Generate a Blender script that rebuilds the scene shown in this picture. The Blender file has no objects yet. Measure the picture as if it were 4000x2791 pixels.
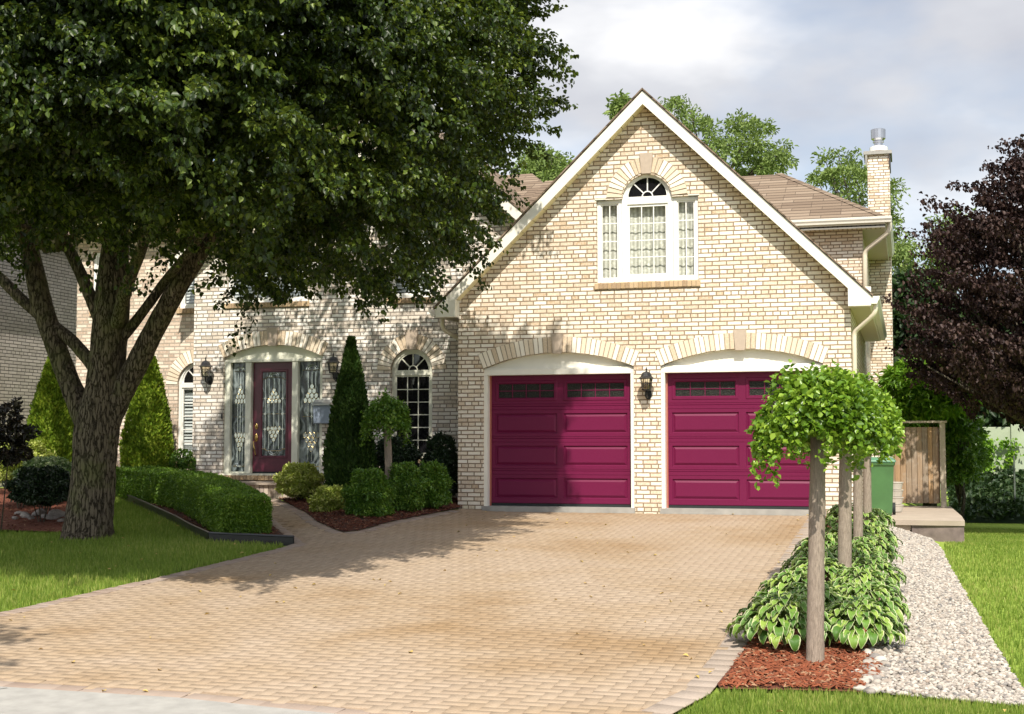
import bpy, math, random
import numpy as np
from mathutils import Vector, Matrix, geometry
S = bpy.context.scene
COL = S.collection
R = random.Random(7)
# ------------------------------------------------------------------ camera model (photo pixels 4000 x 2791)
F = 5380.; TH = math.radians(16.02); PT = math.radians(3.71); CZ = 1.7
FW = (-math.sin(TH)*math.cos(PT), math.cos(TH)*math.cos(PT), math.sin(PT))
RT = (math.cos(TH), math.sin(TH), 0.)
UP = (RT[1]*FW[2]-RT[2]*FW[1], RT[2]*FW[0]-RT[0]*FW[2], RT[0]*FW[1]-RT[1]*FW[0])
def ray(px, py):
    a = (px-2000)/F; b = -(py-1395.5)/F
    return [FW[i]+RT[i]*a+UP[i]*b for i in range(3)]
def P(px, py, Y):
    d = ray(px, py); t = Y/d[1]; return Vector((d[0]*t, Y, CZ+d[2]*t))
def ss(t):
    t = max(0., min(1., t)); return t*t*(3-2*t)
def g(X, Y):
    z = max(-.02, min(.02+(Y-8.5)*.0492, .65))
    if X > -3: z -= ss((X+1.1)/1.8)*max(0, min(Y, 30)-9)*.030
    if X < -6.3: z += ss((-6.3-X)/1.6)*max(0, min(Y, 23)-16)*.026
    return z
def G(px, py):
    d = ray(px, py); t = 5.
    while t < 80:
        if CZ+d[2]*t < g(d[0]*t, d[1]*t): break
        t += .02
    return (d[0]*t, d[1]*t)
# ------------------------------------------------------------------ materials
def newmat(name):
    m = bpy.data.materials.new(name); m.use_nodes = True
    nt = m.node_tree; nt.nodes.clear()
    out = nt.nodes.new('ShaderNodeOutputMaterial')
    b = nt.nodes.new('ShaderNodeBsdfPrincipled')
    nt.links.new(b.outputs[0], out.inputs[0])
    return m, nt, b, out
def N(nt, t, **kw):
    n = nt.nodes.new(t)
    for k, v in kw.items():
        if k in n.inputs: n.inputs[k].default_value = v
        else: setattr(n, k, v)
    return n
def ramp(nt, fac, stops, interp='LINEAR'):
    r = nt.nodes.new('ShaderNodeValToRGB'); r.color_ramp.interpolation = interp
    el = r.color_ramp.elements
    while len(el) < len(stops): el.new(.5)
    for e, (p, c) in zip(el, stops):
        e.position = p; e.color = (c[0], c[1], c[2], 1) if not isinstance(c, (int, float)) else (c, c, c, 1)
    nt.links.new(fac, r.inputs[0]); return r
def mixc(nt, a, b, f, mode='MIX'):
    m = nt.nodes.new('ShaderNodeMix'); m.data_type = 'RGBA'; m.blend_type = mode
    for s, v in ((m.inputs[6], a), (m.inputs[7], b), (m.inputs[0], f)):
        if hasattr(v, 'type'): nt.links.new(v, s)
        elif isinstance(v, (int, float)): s.default_value = v
        else: s.default_value = (v[0], v[1], v[2], 1)
    return m.outputs[2]
def bump(nt, b, h, strength=.4, dist=.01, prev=None):
    n = nt.nodes.new('ShaderNodeBump'); n.inputs['Strength'].default_value = strength
    n.inputs['Distance'].default_value = dist
    nt.links.new(h, n.inputs['Height'])
    if prev: nt.links.new(prev, n.inputs['Normal'])
    nt.links.new(n.outputs[0], b.inputs['Normal']); return n.outputs[0]
def coord(nt, kind='Object', sc=None):
    c = nt.nodes.new('ShaderNodeTexCoord'); o = c.outputs[kind]
    if sc:
        m = nt.nodes.new('ShaderNodeMapping'); m.inputs['Scale'].default_value = sc
        nt.links.new(o, m.inputs[0]); o = m.outputs[0]
    return o
def noise(nt, vec, scale, detail=3, rough=.55):
    n = N(nt, 'ShaderNodeTexNoise', Scale=scale, Detail=detail, Roughness=rough)
    nt.links.new(vec, n.inputs['Vector']); return n
M = {}
def simple(key, col, rough=.5, var=.12, sc=8, metal=0, bstr=0, bsc=60, spec=.5, stretch=None):
    m, nt, b, o = newmat(key)
    v = coord(nt, 'Object', stretch)
    n = noise(nt, v, sc, 4)
    c1 = [c*(1-var) for c in col]; c2 = [min(1, c*(1+var)) for c in col]
    r = ramp(nt, n.outputs[0], [(.3, c1), (.7, c2)])
    nt.links.new(r.outputs[0], b.inputs['Base Color'])
    b.inputs['Roughness'].default_value = rough; b.inputs['Metallic'].default_value = metal
    b.inputs['Specular IOR Level'].default_value = spec
    if bstr:
        n2 = noise(nt, v, bsc, 4); bump(nt, b, n2.outputs[0], bstr, .004)
    M[key] = m; return m
BR = [(0, (.67,.54,.40)), (.14, (.88,.80,.67)), (.34, (.79,.67,.52)), (.50, (.92,.86,.75)), (.66, (.74,.60,.45)), (.80, (.90,.82,.70)), (.93, (.56,.41,.26)), (.97, (.79,.67,.52))]
def brick(key, stops=BR, bw=.2235, rh=.0676, mortar=(.29,.215,.145), white=.45, mort=.010):
    m, nt, b, o = newmat(key)
    uv = coord(nt, 'UV')
    nz = noise(nt, uv, 9, 3)
    sub = N(nt, 'ShaderNodeVectorMath', operation='SUBTRACT'); nt.links.new(nz.outputs[1], sub.inputs[0]); sub.inputs[1].default_value = (.5,.5,.5)
    scl = N(nt, 'ShaderNodeVectorMath', operation='SCALE'); nt.links.new(sub.outputs[0], scl.inputs[0]); scl.inputs[3].default_value = .009
    add = N(nt, 'ShaderNodeVectorMath', operation='ADD'); nt.links.new(uv, add.inputs[0]); nt.links.new(scl.outputs[0], add.inputs[1])
    bt = nt.nodes.new('ShaderNodeTexBrick')
    for k, v in (('Scale', 1), ('Mortar Size', mort), ('Mortar Smooth', .25), ('Bias', 0), ('Brick Width', bw), ('Row Height', rh)): bt.inputs[k].default_value = v
    bt.inputs['Color1'].default_value = (0,0,0,1); bt.inputs['Color2'].default_value = (1,1,1,1); bt.inputs['Mortar'].default_value = (.5,.5,.5,1)
    bt.offset = .5; bt.squash = .52; bt.squash_frequency = 5
    nt.links.new(add.outputs[0], bt.inputs['Vector'])
    sr = ramp(nt, bt.outputs[0], stops, 'CONSTANT')
    # worn blotches and streaks on each brick
    mp = nt.nodes.new('ShaderNodeMapping'); mp.inputs['Scale'].default_value = (1, .55, 1); nt.links.new(uv, mp.inputs[0])
    n1 = noise(nt, mp.outputs[0], 34, 5, .7)
    r1 = ramp(nt, n1.outputs[0], [(.42, 0), (.62, 1)])
    f1 = N(nt, 'ShaderNodeMath', operation='MULTIPLY'); nt.links.new(r1.outputs[0], f1.inputs[0]); f1.inputs[1].default_value = white
    c = mixc(nt, sr.outputs[0], (.95,.89,.77), f1.outputs[0])
    n2 = noise(nt, uv, 60, 4, .7)
    r2 = ramp(nt, n2.outputs[0], [(.60, 0), (.72, 1)])
    f2 = N(nt, 'ShaderNodeMath', operation='MULTIPLY'); nt.links.new(r2.outputs[0], f2.inputs[0]); f2.inputs[1].default_value = .5
    c = mixc(nt, c, (.42,.27,.15), f2.outputs[0])
    n3 = noise(nt, uv, .6, 3)
    r3 = ramp(nt, n3.outputs[0], [(.3, (.86,.84,.83)), (.7, (1,1,1))])
    c = mixc(nt, c, r3.outputs[0], 1., 'MULTIPLY')
    c = mixc(nt, c, mortar, bt.outputs[1])
    nt.links.new(c, b.inputs['Base Color'])
    b.inputs['Roughness'].default_value = .9; b.inputs['Specular IOR Level'].default_value = .2
    inv = N(nt, 'ShaderNodeMath', operation='SUBTRACT'); inv.inputs[0].default_value = 1; nt.links.new(bt.outputs[1], inv.inputs[1])
    p = bump(nt, b, n1.outputs[0], .35, .006)
    bump(nt, b, inv.outputs[0], .9, .012, p)
    M[key] = m
def island(key, stops, rough=.85, interp='LINEAR', nsc=40, namt=.3, ncol=(.8,.75,.65), bstr=.4, spec=.3, big=None):
    m, nt, b, o = newmat(key)
    ge = nt.nodes.new('ShaderNodeNewGeometry')
    r = ramp(nt, ge.outputs['Random Per Island'], stops, interp)
    v = coord(nt)
    n = noise(nt, v, nsc, 4, .65)
    rr = ramp(nt, n.outputs[0], [(.4, 0), (.7, namt)])
    c = mixc(nt, r.outputs[0], ncol, rr.outputs[0])
    if big:
        nb = noise(nt, v, big[0], 4); rb = ramp(nt, nb.outputs[0], big[1]); c = mixc(nt, c, rb.outputs[0], 1., 'MULTIPLY')
    nt.links.new(c, b.inputs['Base Color']); b.inputs['Roughness'].default_value = rough
    b.inputs['Specular IOR Level'].default_value = spec
    if bstr: bump(nt, b, n.outputs[0], bstr, .006)
    M[key] = m
def leafm(key, stops, rough=.4, trans=.25, tcol=None, spec=.5, big=2.0):
    m, nt, b, o = newmat(key)
    ge = nt.nodes.new('ShaderNodeNewGeometry')
    v = coord(nt)
    n = noise(nt, v, big, 2)
    mx = N(nt, 'ShaderNodeMath', operation='ADD'); nt.links.new(ge.outputs['Random Per Island'], mx.inputs[0]); nt.links.new(n.outputs[0], mx.inputs[1])
    hf = N(nt, 'ShaderNodeMath', operation='MULTIPLY'); nt.links.new(mx.outputs[0], hf.inputs[0]); hf.inputs[1].default_value = .5
    r = ramp(nt, hf.outputs[0], stops)
    nt.links.new(r.outputs[0], b.inputs['Base Color']); b.inputs['Roughness'].default_value = rough
    b.inputs['Specular IOR Level'].default_value = spec
    if trans:
        t = nt.nodes.new('ShaderNodeBsdfTranslucent')
        tc = mixc(nt, r.outputs[0], tcol or (.30,.42,.05), .5)
        nt.links.new(tc, t.inputs[0])
        ms = nt.nodes.new('ShaderNodeMixShader'); ms.inputs[0].default_value = trans
        nt.links.new(b.outputs[0], ms.inputs[1]); nt.links.new(t.outputs[0], ms.inputs[2]); nt.links.new(ms.outputs[0], o.inputs[0])
    M[key] = m

brick('brick')
brick('brick_entry_shade', [(0, (.62,.53,.44)), (.16, (.88,.85,.79)), (.36, (.76,.69,.60)), (.52, (.92,.90,.85)), (.70, (.68,.60,.51)), (.82, (.88,.85,.79)), (.94, (.54,.47,.40))], mortar=(.30,.26,.22))  # same brick as the house, the entry's cool shade mixed into its colours
brick('brick_salmon', [(0, (.55,.42,.32)), (.3, (.76,.64,.52)), (.5, (.66,.52,.41)), (.7, (.80,.70,.58)), (.88, (.50,.37,.28))], mortar=(.42,.36,.29), white=.35)
brick('brick_neighbor', [(0, (.46,.42,.39)), (.4, (.56,.51,.48)), (.7, (.50,.46,.43))], mortar=(.10,.09,.085), white=.1, bw=.29, rh=.075, mort=.009)
VS = [(0, (.70,.58,.43)), (.25, (.86,.78,.65)), (.5, (.58,.45,.31)), (.68, (.80,.69,.54)), (.85, (.90,.84,.73))]
island('voussoir', VS, .9, 'CONSTANT', 45, .45, (.86,.8,.68))
island('sill_brick', [(0, (.42,.29,.16)), (.4, (.52,.38,.23)), (.75, (.36,.25,.15))], .9, 'CONSTANT', 45, .4, (.6,.48,.33))
island('step_brick', [(0, (.42,.34,.27)), (.4, (.52,.44,.36)), (.75, (.36,.30,.26))], .9, 'CONSTANT', 45, .3, (.6,.5,.4))
simple('mortar', (.34,.28,.21), .95, .2, 30, bstr=.3)
simple('keystone', (.46,.375,.295), .85, .06, 20, bstr=.25, bsc=90)
simple('trim', (.82,.79,.70), .45, .03, 5, bstr=.04, bsc=40)
simple('trim_entry', (.72,.72,.60), .45, .03, 5)
simple('vinyl', (.84,.83,.78), .35, .02, 5)
simple('pipe', (.70,.64,.50), .45, .04, 5)
simple('black_metal', (.012,.012,.013), .42, .2, 40, bstr=.2, bsc=150)
simple('brass', (.75,.52,.20), .25, .1, 30, metal=1)
simple('steel', (.5,.5,.52), .28, .05, 8, metal=1)
simple('flue_clay', (.42,.14,.07), .9, .2, 20)
simple('concrete', (.32,.31,.285), .9, .14, 6, bstr=.5, bsc=80)
simple('slab_concrete', (.38,.315,.25), .9, .1, 3, bstr=.4, bsc=60)
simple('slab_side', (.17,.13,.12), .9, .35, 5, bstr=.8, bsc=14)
simple('rubber', (.015,.02,.02), .8, .2, 9)
simple('jamb_brown', (.36,.12,.08), .6, .1, 9)
simple('lead', (.62,.50,.25), .3, .1, 20, metal=1)
simple('bevel_glass', (.62,.68,.66), .12, .1, 20, metal=.6)
simple('curtain', (.74,.73,.66), .9, .1, 6)
simple('blind', (.55,.58,.60), .6, .05, 6)
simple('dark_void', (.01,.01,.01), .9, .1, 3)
simple('mailbox', (.25,.30,.38), .45, .05, 12, bstr=.15, bsc=200)
simple('mailbox_hood', (.36,.37,.36), .35, .08, 9, metal=.5)
simple('bin_green', (.06,.15,.05), .5, .12, 4, bstr=.1)
simple('bin_lid', (.09,.22,.13), .42, .08, 4)
simple('beige_plastic', (.48,.44,.38), .55, .06, 5)
simple('edging', (.02,.02,.022), .35, .2, 12)
simple('wall_green', (.36,.42,.30), .9, .10, 3, bstr=.3, bsc=10)
simple('twine', (.5,.5,.45), .8, .1, 9)
simple('rust_post', (.10,.12,.10), .7, .2, 9)
simple('asphalt', (.06,.06,.06), .9, .2, 30, bstr=.5, bsc=120)
# bark
def bark(key, c1, c2, c3, sc=1., moss=0.0, stretch=(10,10,2.2), bs=1.):
    m, nt, b, o = newmat(key)
    v = coord(nt, 'Object', stretch)
    w = noise(nt, v, 2.2*sc, 6, .7)
    vo = N(nt, 'ShaderNodeTexVoronoi', Scale=1.7*sc, feature='DISTANCE_TO_EDGE')
    d = N(nt, 'ShaderNodeVectorMath', operation='ADD'); nt.links.new(v, d.inputs[0]); nt.links.new(w.outputs[1], d.inputs[1]); nt.links.new(d.outputs[0], vo.inputs['Vector'])
    r = ramp(nt, vo.outputs[0], [(0, c1), (.035, c2), (.16, c3)])
    r2 = ramp(nt, w.outputs[0], [(.3, .6), (.7, 1.15)])
    c = mixc(nt, r.outputs[0], r2.outputs[0], 1., 'MULTIPLY')
    if moss:
        v2 = coord(nt); nm = noise(nt, v2, 2.2, 4); rm = ramp(nt, nm.outputs[0], [(.48, 0), (.65, moss)])
        c = mixc(nt, c, (.13,.14,.05), rm.outputs[0])
    nt.links.new(c, b.inputs['Base Color']); b.inputs['Roughness'].default_value = .95; b.inputs['Specular IOR Level'].default_value = .15
    s = ramp(nt, vo.outputs[0], [(0, 0), (.09, 1)])
    p = bump(nt, b, w.outputs[0], .5*bs, .01); bump(nt, b, s.outputs[0], bs, .02*bs, p)
    M[key] = m
bark('bark_old', (.025,.02,.014), (.10,.080,.056), (.165,.135,.098), 1.2, .55)
bark('bark_young', (.215,.17,.13), (.29,.235,.185), (.34,.28,.225), 1.6, .0, (34,34,4), .3)
bark('bark_thin', (.06,.05,.04), (.11,.09,.07), (.14,.12,.09), 1.5)
# foliage
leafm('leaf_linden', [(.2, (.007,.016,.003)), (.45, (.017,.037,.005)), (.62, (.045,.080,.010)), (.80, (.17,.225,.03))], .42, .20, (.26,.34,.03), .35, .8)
leafm('leaf_topiary', [(.2, (.055,.12,.010)), (.5, (.13,.25,.018)), (.8, (.32,.46,.05))], .36, .3, (.35,.55,.04))
leafm('leaf_boxwood', [(.2, (.06,.14,.010)), (.5, (.13,.25,.018)), (.8, (.26,.38,.045))], .4, .25, (.2,.34,.03))
leafm('leaf_thuja_dark', [(.2, (.015,.045,.006)), (.5, (.032,.075,.010)), (.8, (.075,.13,.022))], .6, .12, (.08,.15,.02), .3)
leafm('leaf_thuja_light', [(.2, (.07,.13,.008)), (.5, (.15,.25,.014)), (.8, (.32,.38,.035))], .6, .2, (.3,.38,.03), .3)
leafm('leaf_yellowgreen', [(.2, (.16,.24,.025)), (.5, (.34,.42,.06)), (.8, (.62,.62,.22))], .45, .25, (.6,.6,.1))
leafm('leaf_variegated', [(.2, (.06,.14,.03)), (.5, (.2,.3,.10)), (.8, (.62,.66,.42))], .45, .2, (.4,.5,.2))
leafm('leaf_green', [(.2, (.045,.115,.012)), (.5, (.09,.20,.02)), (.8, (.22,.34,.045))], .4, .25, (.2,.36,.03))
leafm('leaf_dark', [(.2, (.008,.022,.008)), (.5, (.015,.036,.012)), (.8, (.035,.06,.02))], .35, .1, (.06,.12,.02))
leafm('leaf_purple', [(.2, (.014,.007,.007)), (.5, (.034,.018,.017)), (.8, (.085,.052,.042))], .55, .08, (.09,.03,.02), .25)
leafm('leaf_redblack', [(.2, (.010,.012,.008)), (.5, (.02,.018,.012)), (.8, (.05,.035,.02))], .35, .08, (.09,.05,.02))
leafm('leaf_far', [(.2, (.09,.14,.03)), (.5, (.16,.24,.06)), (.8, (.28,.36,.11))], .6, .3, (.3,.4,.08), .3)
leafm('leaf_fardark', [(.2, (.012,.03,.010)), (.5, (.02,.045,.014)), (.8, (.05,.085,.025))], .5, .15, (.1,.2,.03), .3)
leafm('leaf_sumac', [(.2, (.10,.22,.016)), (.5, (.18,.36,.03)), (.8, (.34,.5,.05))], .45, .35, (.3,.55,.04))
leafm('grass', [(.2, (.09,.15,.02)), (.45, (.17,.255,.036)), (.62, (.24,.31,.055)), (.8, (.42,.42,.13))], .55, .35, (.32,.5,.05), .3, .5)
leafm('fallen', [(.2, (.45,.33,.08)), (.6, (.55,.40,.14)), (.8, (.30,.16,.05))], .7, .1, (.5,.4,.1))
# flat or ground stuff
island('paver', [(0, (.32,.243,.172)), (.35, (.34,.262,.187)), (.7, (.36,.28,.203)), (1, (.33,.252,.180))], .92, 'LINEAR', 60, .4, (.46,.375,.29), .35, .15,
       (.42, [(.34, (.80,.70,.55)), (.47, (.95,.92,.86)), (.57, (1,1,1))]))
island('paver_border', [(0, (.27,.205,.165)), (.5, (.33,.26,.21)), (1, (.30,.245,.21))], .92, 'LINEAR', 20, .3, (.36,.29,.24), .3, .15)
island('paver_edge', [(0, (.29,.235,.19)), (1, (.345,.285,.235))], .92, 'LINEAR', 50, .3, (.48,.41,.34), .3, .15)
simple('joint', (.30,.22,.15), .95, .2, 30)
island('stone', [(0, (.22,.19,.16)), (.25, (.35,.315,.27)), (.55, (.50,.46,.40)), (.72, (.31,.25,.20)), (.88, (.20,.18,.165)), (1, (.10,.10,.10))], .8, 'LINEAR', 25, .3, (.55,.51,.45), .15)
island('mulch_red', [(0, (.15,.045,.022)), (.5, (.25,.075,.038)), (.8, (.10,.032,.02)), (1, (.40,.25,.15))], .9, 'LINEAR', 30, .2, (.4,.15,.06), .4, .15)
island('mulch_dark', [(0, (.07,.026,.017)), (.5, (.12,.042,.026)), (.85, (.17,.06,.036)), (1, (.30,.18,.11))], .9, 'LINEAR', 30, .2, (.16,.07,.04), .4, .15)
def lawnmat():
    m, nt, b, o = newmat('lawn_ground')
    v = coord(nt); n = noise(nt, v, .8, 4); n2 = noise(nt, v, 45, 4, .7)
    r = ramp(nt, n.outputs[0], [(.3, (.20,.30,.04)), (.7, (.30,.39,.075))])
    r2 = ramp(nt, n2.outputs[0], [(.35, .62), (.65, 1.2)])
    c = mixc(nt, r.outputs[0], r2.outputs[0], 1., 'MULTIPLY')
    nt.links.new(c, b.inputs['Base Color']); b.inputs['Roughness'].default_value = .95; b.inputs['Specular IOR Level'].default_value = .1
    bump(nt, b, n2.outputs[0], .8, .02); M['lawn_ground'] = m
lawnmat()
def soil(key, a, c_, sc=40):
    m, nt, b, o = newmat(key); v = coord(nt); n = noise(nt, v, sc, 5, .75)
    r = ramp(nt, n.outputs[0], [(.35, a), (.65, c_)]); nt.links.new(r.outputs[0], b.inputs['Base Color'])
    b.inputs['Roughness'].default_value = .95; bump(nt, b, n.outputs[0], 1., .02); M[key] = m
soil('soil_dark', (.035,.015,.010), (.10,.04,.024)); soil('soil_red', (.09,.025,.012), (.2,.055,.025)); soil('grit', (.20,.18,.155), (.48,.44,.39), 60)
def shinglem():
    m, nt, b, o = newmat('shingle'); uv = coord(nt, 'UV')
    bt = nt.nodes.new('ShaderNodeTexBrick')
    for k, v in (('Scale', 1), ('Mortar Size', .006), ('Mortar Smooth', .4), ('Brick Width', .62), ('Row Height', .20)): bt.inputs[k].default_value = v
    bt.inputs['Color1'].default_value = (0,0,0,1); bt.inputs['Color2'].default_value = (1,1,1,1); bt.offset = .37; bt.offset_frequency = 3
    nt.links.new(uv, bt.inputs['Vector'])
    r = ramp(nt, bt.outputs[0], [(0, (.17,.125,.09)), (.5, (.225,.17,.122)), (1, (.27,.21,.155))])
    n = noise(nt, uv, 120, 3); rn = ramp(nt, n.outputs[0], [(.3, .8), (.7, 1.15)])
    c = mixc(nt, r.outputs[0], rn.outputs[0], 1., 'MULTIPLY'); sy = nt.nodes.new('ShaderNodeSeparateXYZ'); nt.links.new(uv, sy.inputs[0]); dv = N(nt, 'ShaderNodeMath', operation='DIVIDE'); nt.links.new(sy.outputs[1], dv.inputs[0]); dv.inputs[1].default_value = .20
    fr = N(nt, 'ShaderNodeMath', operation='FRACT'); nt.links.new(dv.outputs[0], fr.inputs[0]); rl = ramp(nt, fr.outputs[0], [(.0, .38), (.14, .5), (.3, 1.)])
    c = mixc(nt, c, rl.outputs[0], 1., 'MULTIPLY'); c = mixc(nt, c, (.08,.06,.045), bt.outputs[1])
    nt.links.new(c, b.inputs['Base Color']); b.inputs['Roughness'].default_value = .95; b.inputs['Specular IOR Level'].default_value = .15
    inv = N(nt, 'ShaderNodeMath', operation='SUBTRACT'); inv.inputs[0].default_value = 1; nt.links.new(bt.outputs[1], inv.inputs[1])
    bump(nt, b, inv.outputs[0], .6, .015); M['shingle'] = m
shinglem()
def soffitm(key, axis):
    m, nt, b, o = newmat(key); v = coord(nt)
    w = N(nt, 'ShaderNodeTexWave', Scale=3.4, Distortion=0); w.bands_direction = axis; nt.links.new(v, w.inputs[0])
    r = ramp(nt, w.outputs[1], [(0, (.30,.24,.13)), (.25, (.66,.58,.40)), (1, (.72,.64,.46))])
    nt.links.new(r.outputs[0], b.inputs['Base Color']); b.inputs['Roughness'].default_value = .5; bump(nt, b, r.outputs[0], .4, .01); M[key] = m
soffitm('soffit', 'Y'); soffitm('soffit_x', 'X')
simple('soffit_plain', (.86,.76,.50), .5, .04, 4)
def doorm():
    m, nt, b, o = newmat('garage_red'); v = coord(nt, 'Object', (6, 6, 60)); v2 = coord(nt, 'Object', (60, 60, 8))
    n = noise(nt, v, 6, 5, .7); n2 = noise(nt, v2, 5, 3, .6)
    mx = mixc(nt, n.outputs[0], n2.outputs[0], .35)
    r = ramp(nt, mx, [(.35, (.112,.004,.036)), (.65, (.160,.009,.054))]); nt.links.new(r.outputs[0], b.inputs['Base Color'])
    b.inputs['Roughness'].default_value = .45; b.inputs['Specular IOR Level'].default_value = .25
    bump(nt, b, mx, .35, .003); M['garage_red'] = m
doorm()
simple('entry_red', (.105,.018,.035), .32, .12, 14, bstr=.08, bsc=60)
def glassm(key, dark, rough, sparkle=0):
    m, nt, b, o = newmat(key); v = coord(nt)
    b.inputs['Roughness'].default_value = rough; b.inputs['Specular IOR Level'].default_value = .3 if sparkle else .8
    if sparkle:
        n = noise(nt, v, 70, 4, .8); r = ramp(nt, n.outputs[0], [(.54, dark), (.70, sparkle)])
        nt.links.new(r.outputs[0], b.inputs['Base Color']); bump(nt, b, n.outputs[0], 1., .01)
    else:
        n = noise(nt, v, 3, 2); r = ramp(nt, n.outputs[0], [(.3, dark), (.7, [c*1.5 for c in dark])]); nt.links.new(r.outputs[0], b.inputs['Base Color'])
        n2 = noise(nt, v, 1.2, 1); bump(nt, b, n2.outputs[0], .05, .02)
    M[key] = m
glassm('glass_dark', (.008,.008,.009), .04); glassm('glass_pebble', (.006,.007,.005), .35, (.13,.13,.10))
def leadedm():
    m, nt, b, o = newmat('glass_leaded'); v = coord(nt, 'Object', (1, 1, .6))
    w = N(nt, 'ShaderNodeTexWave', Scale=2.5, Distortion=14, Detail=3, wave_type='BANDS'); w.inputs['Detail Scale'].default_value = 1.2; nt.links.new(v, w.inputs[0])
    n = noise(nt, v, 60, 3); mx = mixc(nt, w.outputs[1], n.outputs[0], .3)
    r = ramp(nt, mx, [(.2, (.035,.045,.045)), (.6, (.10,.125,.125)), (.9, (.25,.29,.29))]); nt.links.new(r.outputs[0], b.inputs['Base Color'])
    b.inputs['Roughness'].default_value = .15; bump(nt, b, mx, .6, .01); M['glass_leaded'] = m
leadedm()
def seedy():
    m, nt, b, o = newmat('lantern_glass'); nt.nodes.remove(b)
    t = N(nt, 'ShaderNodeBsdfTransparent'); t.inputs[0].default_value = (.86,.82,.72,1)
    gl = N(nt, 'ShaderNodeBsdfGlossy', Roughness=.1); fr = N(nt, 'ShaderNodeFresnel', IOR=1.45)
    ms = nt.nodes.new('ShaderNodeMixShader'); nt.links.new(fr.outputs[0], ms.inputs[0]); nt.links.new(t.outputs[0], ms.inputs[1]); nt.links.new(gl.outputs[0], ms.inputs[2]); nt.links.new(ms.outputs[0], o.inputs[0])
    M['lantern_glass'] = m
    m, nt, b, o = newmat('glass_clear'); nt.nodes.remove(b)
    t = N(nt, 'ShaderNodeBsdfTransparent'); t.inputs[0].default_value = (.93,.95,.93,1)
    gl = N(nt, 'ShaderNodeBsdfGlossy', Roughness=.03); ms = nt.nodes.new('ShaderNodeMixShader'); ms.inputs[0].default_value = .09
    nt.links.new(t.outputs[0], ms.inputs[1]); nt.links.new(gl.outputs[0], ms.inputs[2]); nt.links.new(ms.outputs[0], o.inputs[0])
    M['glass_clear'] = m
seedy()
def lacem():
    m, nt, b, o = newmat('lace'); v = coord(nt, 'Object', (1, 1, 1))
    w = N(nt, 'ShaderNodeTexWave', Scale=4.5, Distortion=1.2, Detail=2); w.bands_direction = 'X'; nt.links.new(v, w.inputs[0])
    vo = N(nt, 'ShaderNodeTexVoronoi', Scale=17); nt.links.new(v, vo.inputs['Vector'])
    r = ramp(nt, w.outputs[1], [(0, (.58,.57,.50)), (1, (.92,.91,.85))]); rv = ramp(nt, vo.outputs[0], [(.25, 1.), (.5, .75)])
    c = mixc(nt, r.outputs[0], rv.outputs[0], 1., 'MULTIPLY'); nt.links.new(c, b.inputs['Base Color']); b.inputs['Roughness'].default_value = .9; M['lace'] = m
lacem()
def hostam():
    m, nt, b, o = newmat('leaf_hosta'); uv = coord(nt, 'UV')
    sx = nt.nodes.new('ShaderNodeSeparateXYZ'); nt.links.new(uv, sx.inputs[0])
    a = N(nt, 'ShaderNodeMath', operation='SUBTRACT'); nt.links.new(sx.outputs[0], a.inputs[0]); a.inputs[1].default_value = .5
    ab = N(nt, 'ShaderNodeMath', operation='ABSOLUTE'); nt.links.new(a.outputs[0], ab.inputs[0])
    n = noise(nt, coord(nt), 30, 2); ad = N(nt, 'ShaderNodeMath', operation='MULTIPLY_ADD'); nt.links.new(n.outputs[0], ad.inputs[0]); ad.inputs[1].default_value = .16; nt.links.new(ab.outputs[0], ad.inputs[2])
    ge = nt.nodes.new('ShaderNodeNewGeometry')
    gr = ramp(nt, ge.outputs['Random Per Island'], [(0, (.07,.17,.022)), (.5, (.15,.29,.038)), (1, (.30,.43,.07))])
    cr = ramp(nt, ge.outputs['Random Per Island'], [(0, (.50,.56,.30)), (1, (.68,.67,.36))])
    f = ramp(nt, ad.outputs[0], [(.485, 0), (.525, 1)])
    c = mixc(nt, gr.outputs[0], cr.outputs[0], f.outputs[0]); nt.links.new(c, b.inputs['Base Color']); b.inputs['Roughness'].default_value = .42
    w = N(nt, 'ShaderNodeTexWave', Scale=5); w.bands_direction = 'X'; nt.links.new(uv, w.inputs[0]); bump(nt, b, w.outputs[1], .4, .004)
    t = nt.nodes.new('ShaderNodeBsdfTranslucent'); nt.links.new(c, t.inputs[0]); ms = nt.nodes.new('ShaderNodeMixShader'); ms.inputs[0].default_value = .2
    nt.links.new(b.outputs[0], ms.inputs[1]); nt.links.new(t.outputs[0], ms.inputs[2]); nt.links.new(ms.outputs[0], o.inputs[0]); M['leaf_hosta'] = m
hostam()
def plankm():
    m, nt, b, o = newmat('cedar'); ge = nt.nodes.new('ShaderNodeNewGeometry')
    r = ramp(nt, ge.outputs['Random Per Island'], [(0, (.24,.19,.145)), (.5, (.30,.215,.14)), (.88, (.39,.24,.12)), (1, (.27,.22,.175))])
    v = coord(nt, 'Object', (30, 30, 1.2)); n = noise(nt, v, 2, 5, .7); rn = ramp(nt, n.outputs[0], [(.3, .65), (.7, 1.2)])
    v2 = coord(nt); n2 = noise(nt, v2, 6, 4, .7); r2 = ramp(nt, n2.outputs[0], [(.52, 0), (.7, .5)])
    c = mixc(nt, r.outputs[0], rn.outputs[0], 1., 'MULTIPLY'); c = mixc(nt, c, (.40,.35,.29), r2.outputs[0]); nt.links.new(c, b.inputs['Base Color'])
    b.inputs['Roughness'].default_value = .85; bump(nt, b, n.outputs[0], .5, .004); M['cedar'] = m
plankm()
simple('rail_wood', (.40,.34,.27), .85, .2, 20, stretch=(1,1,8), bstr=.3)

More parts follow.
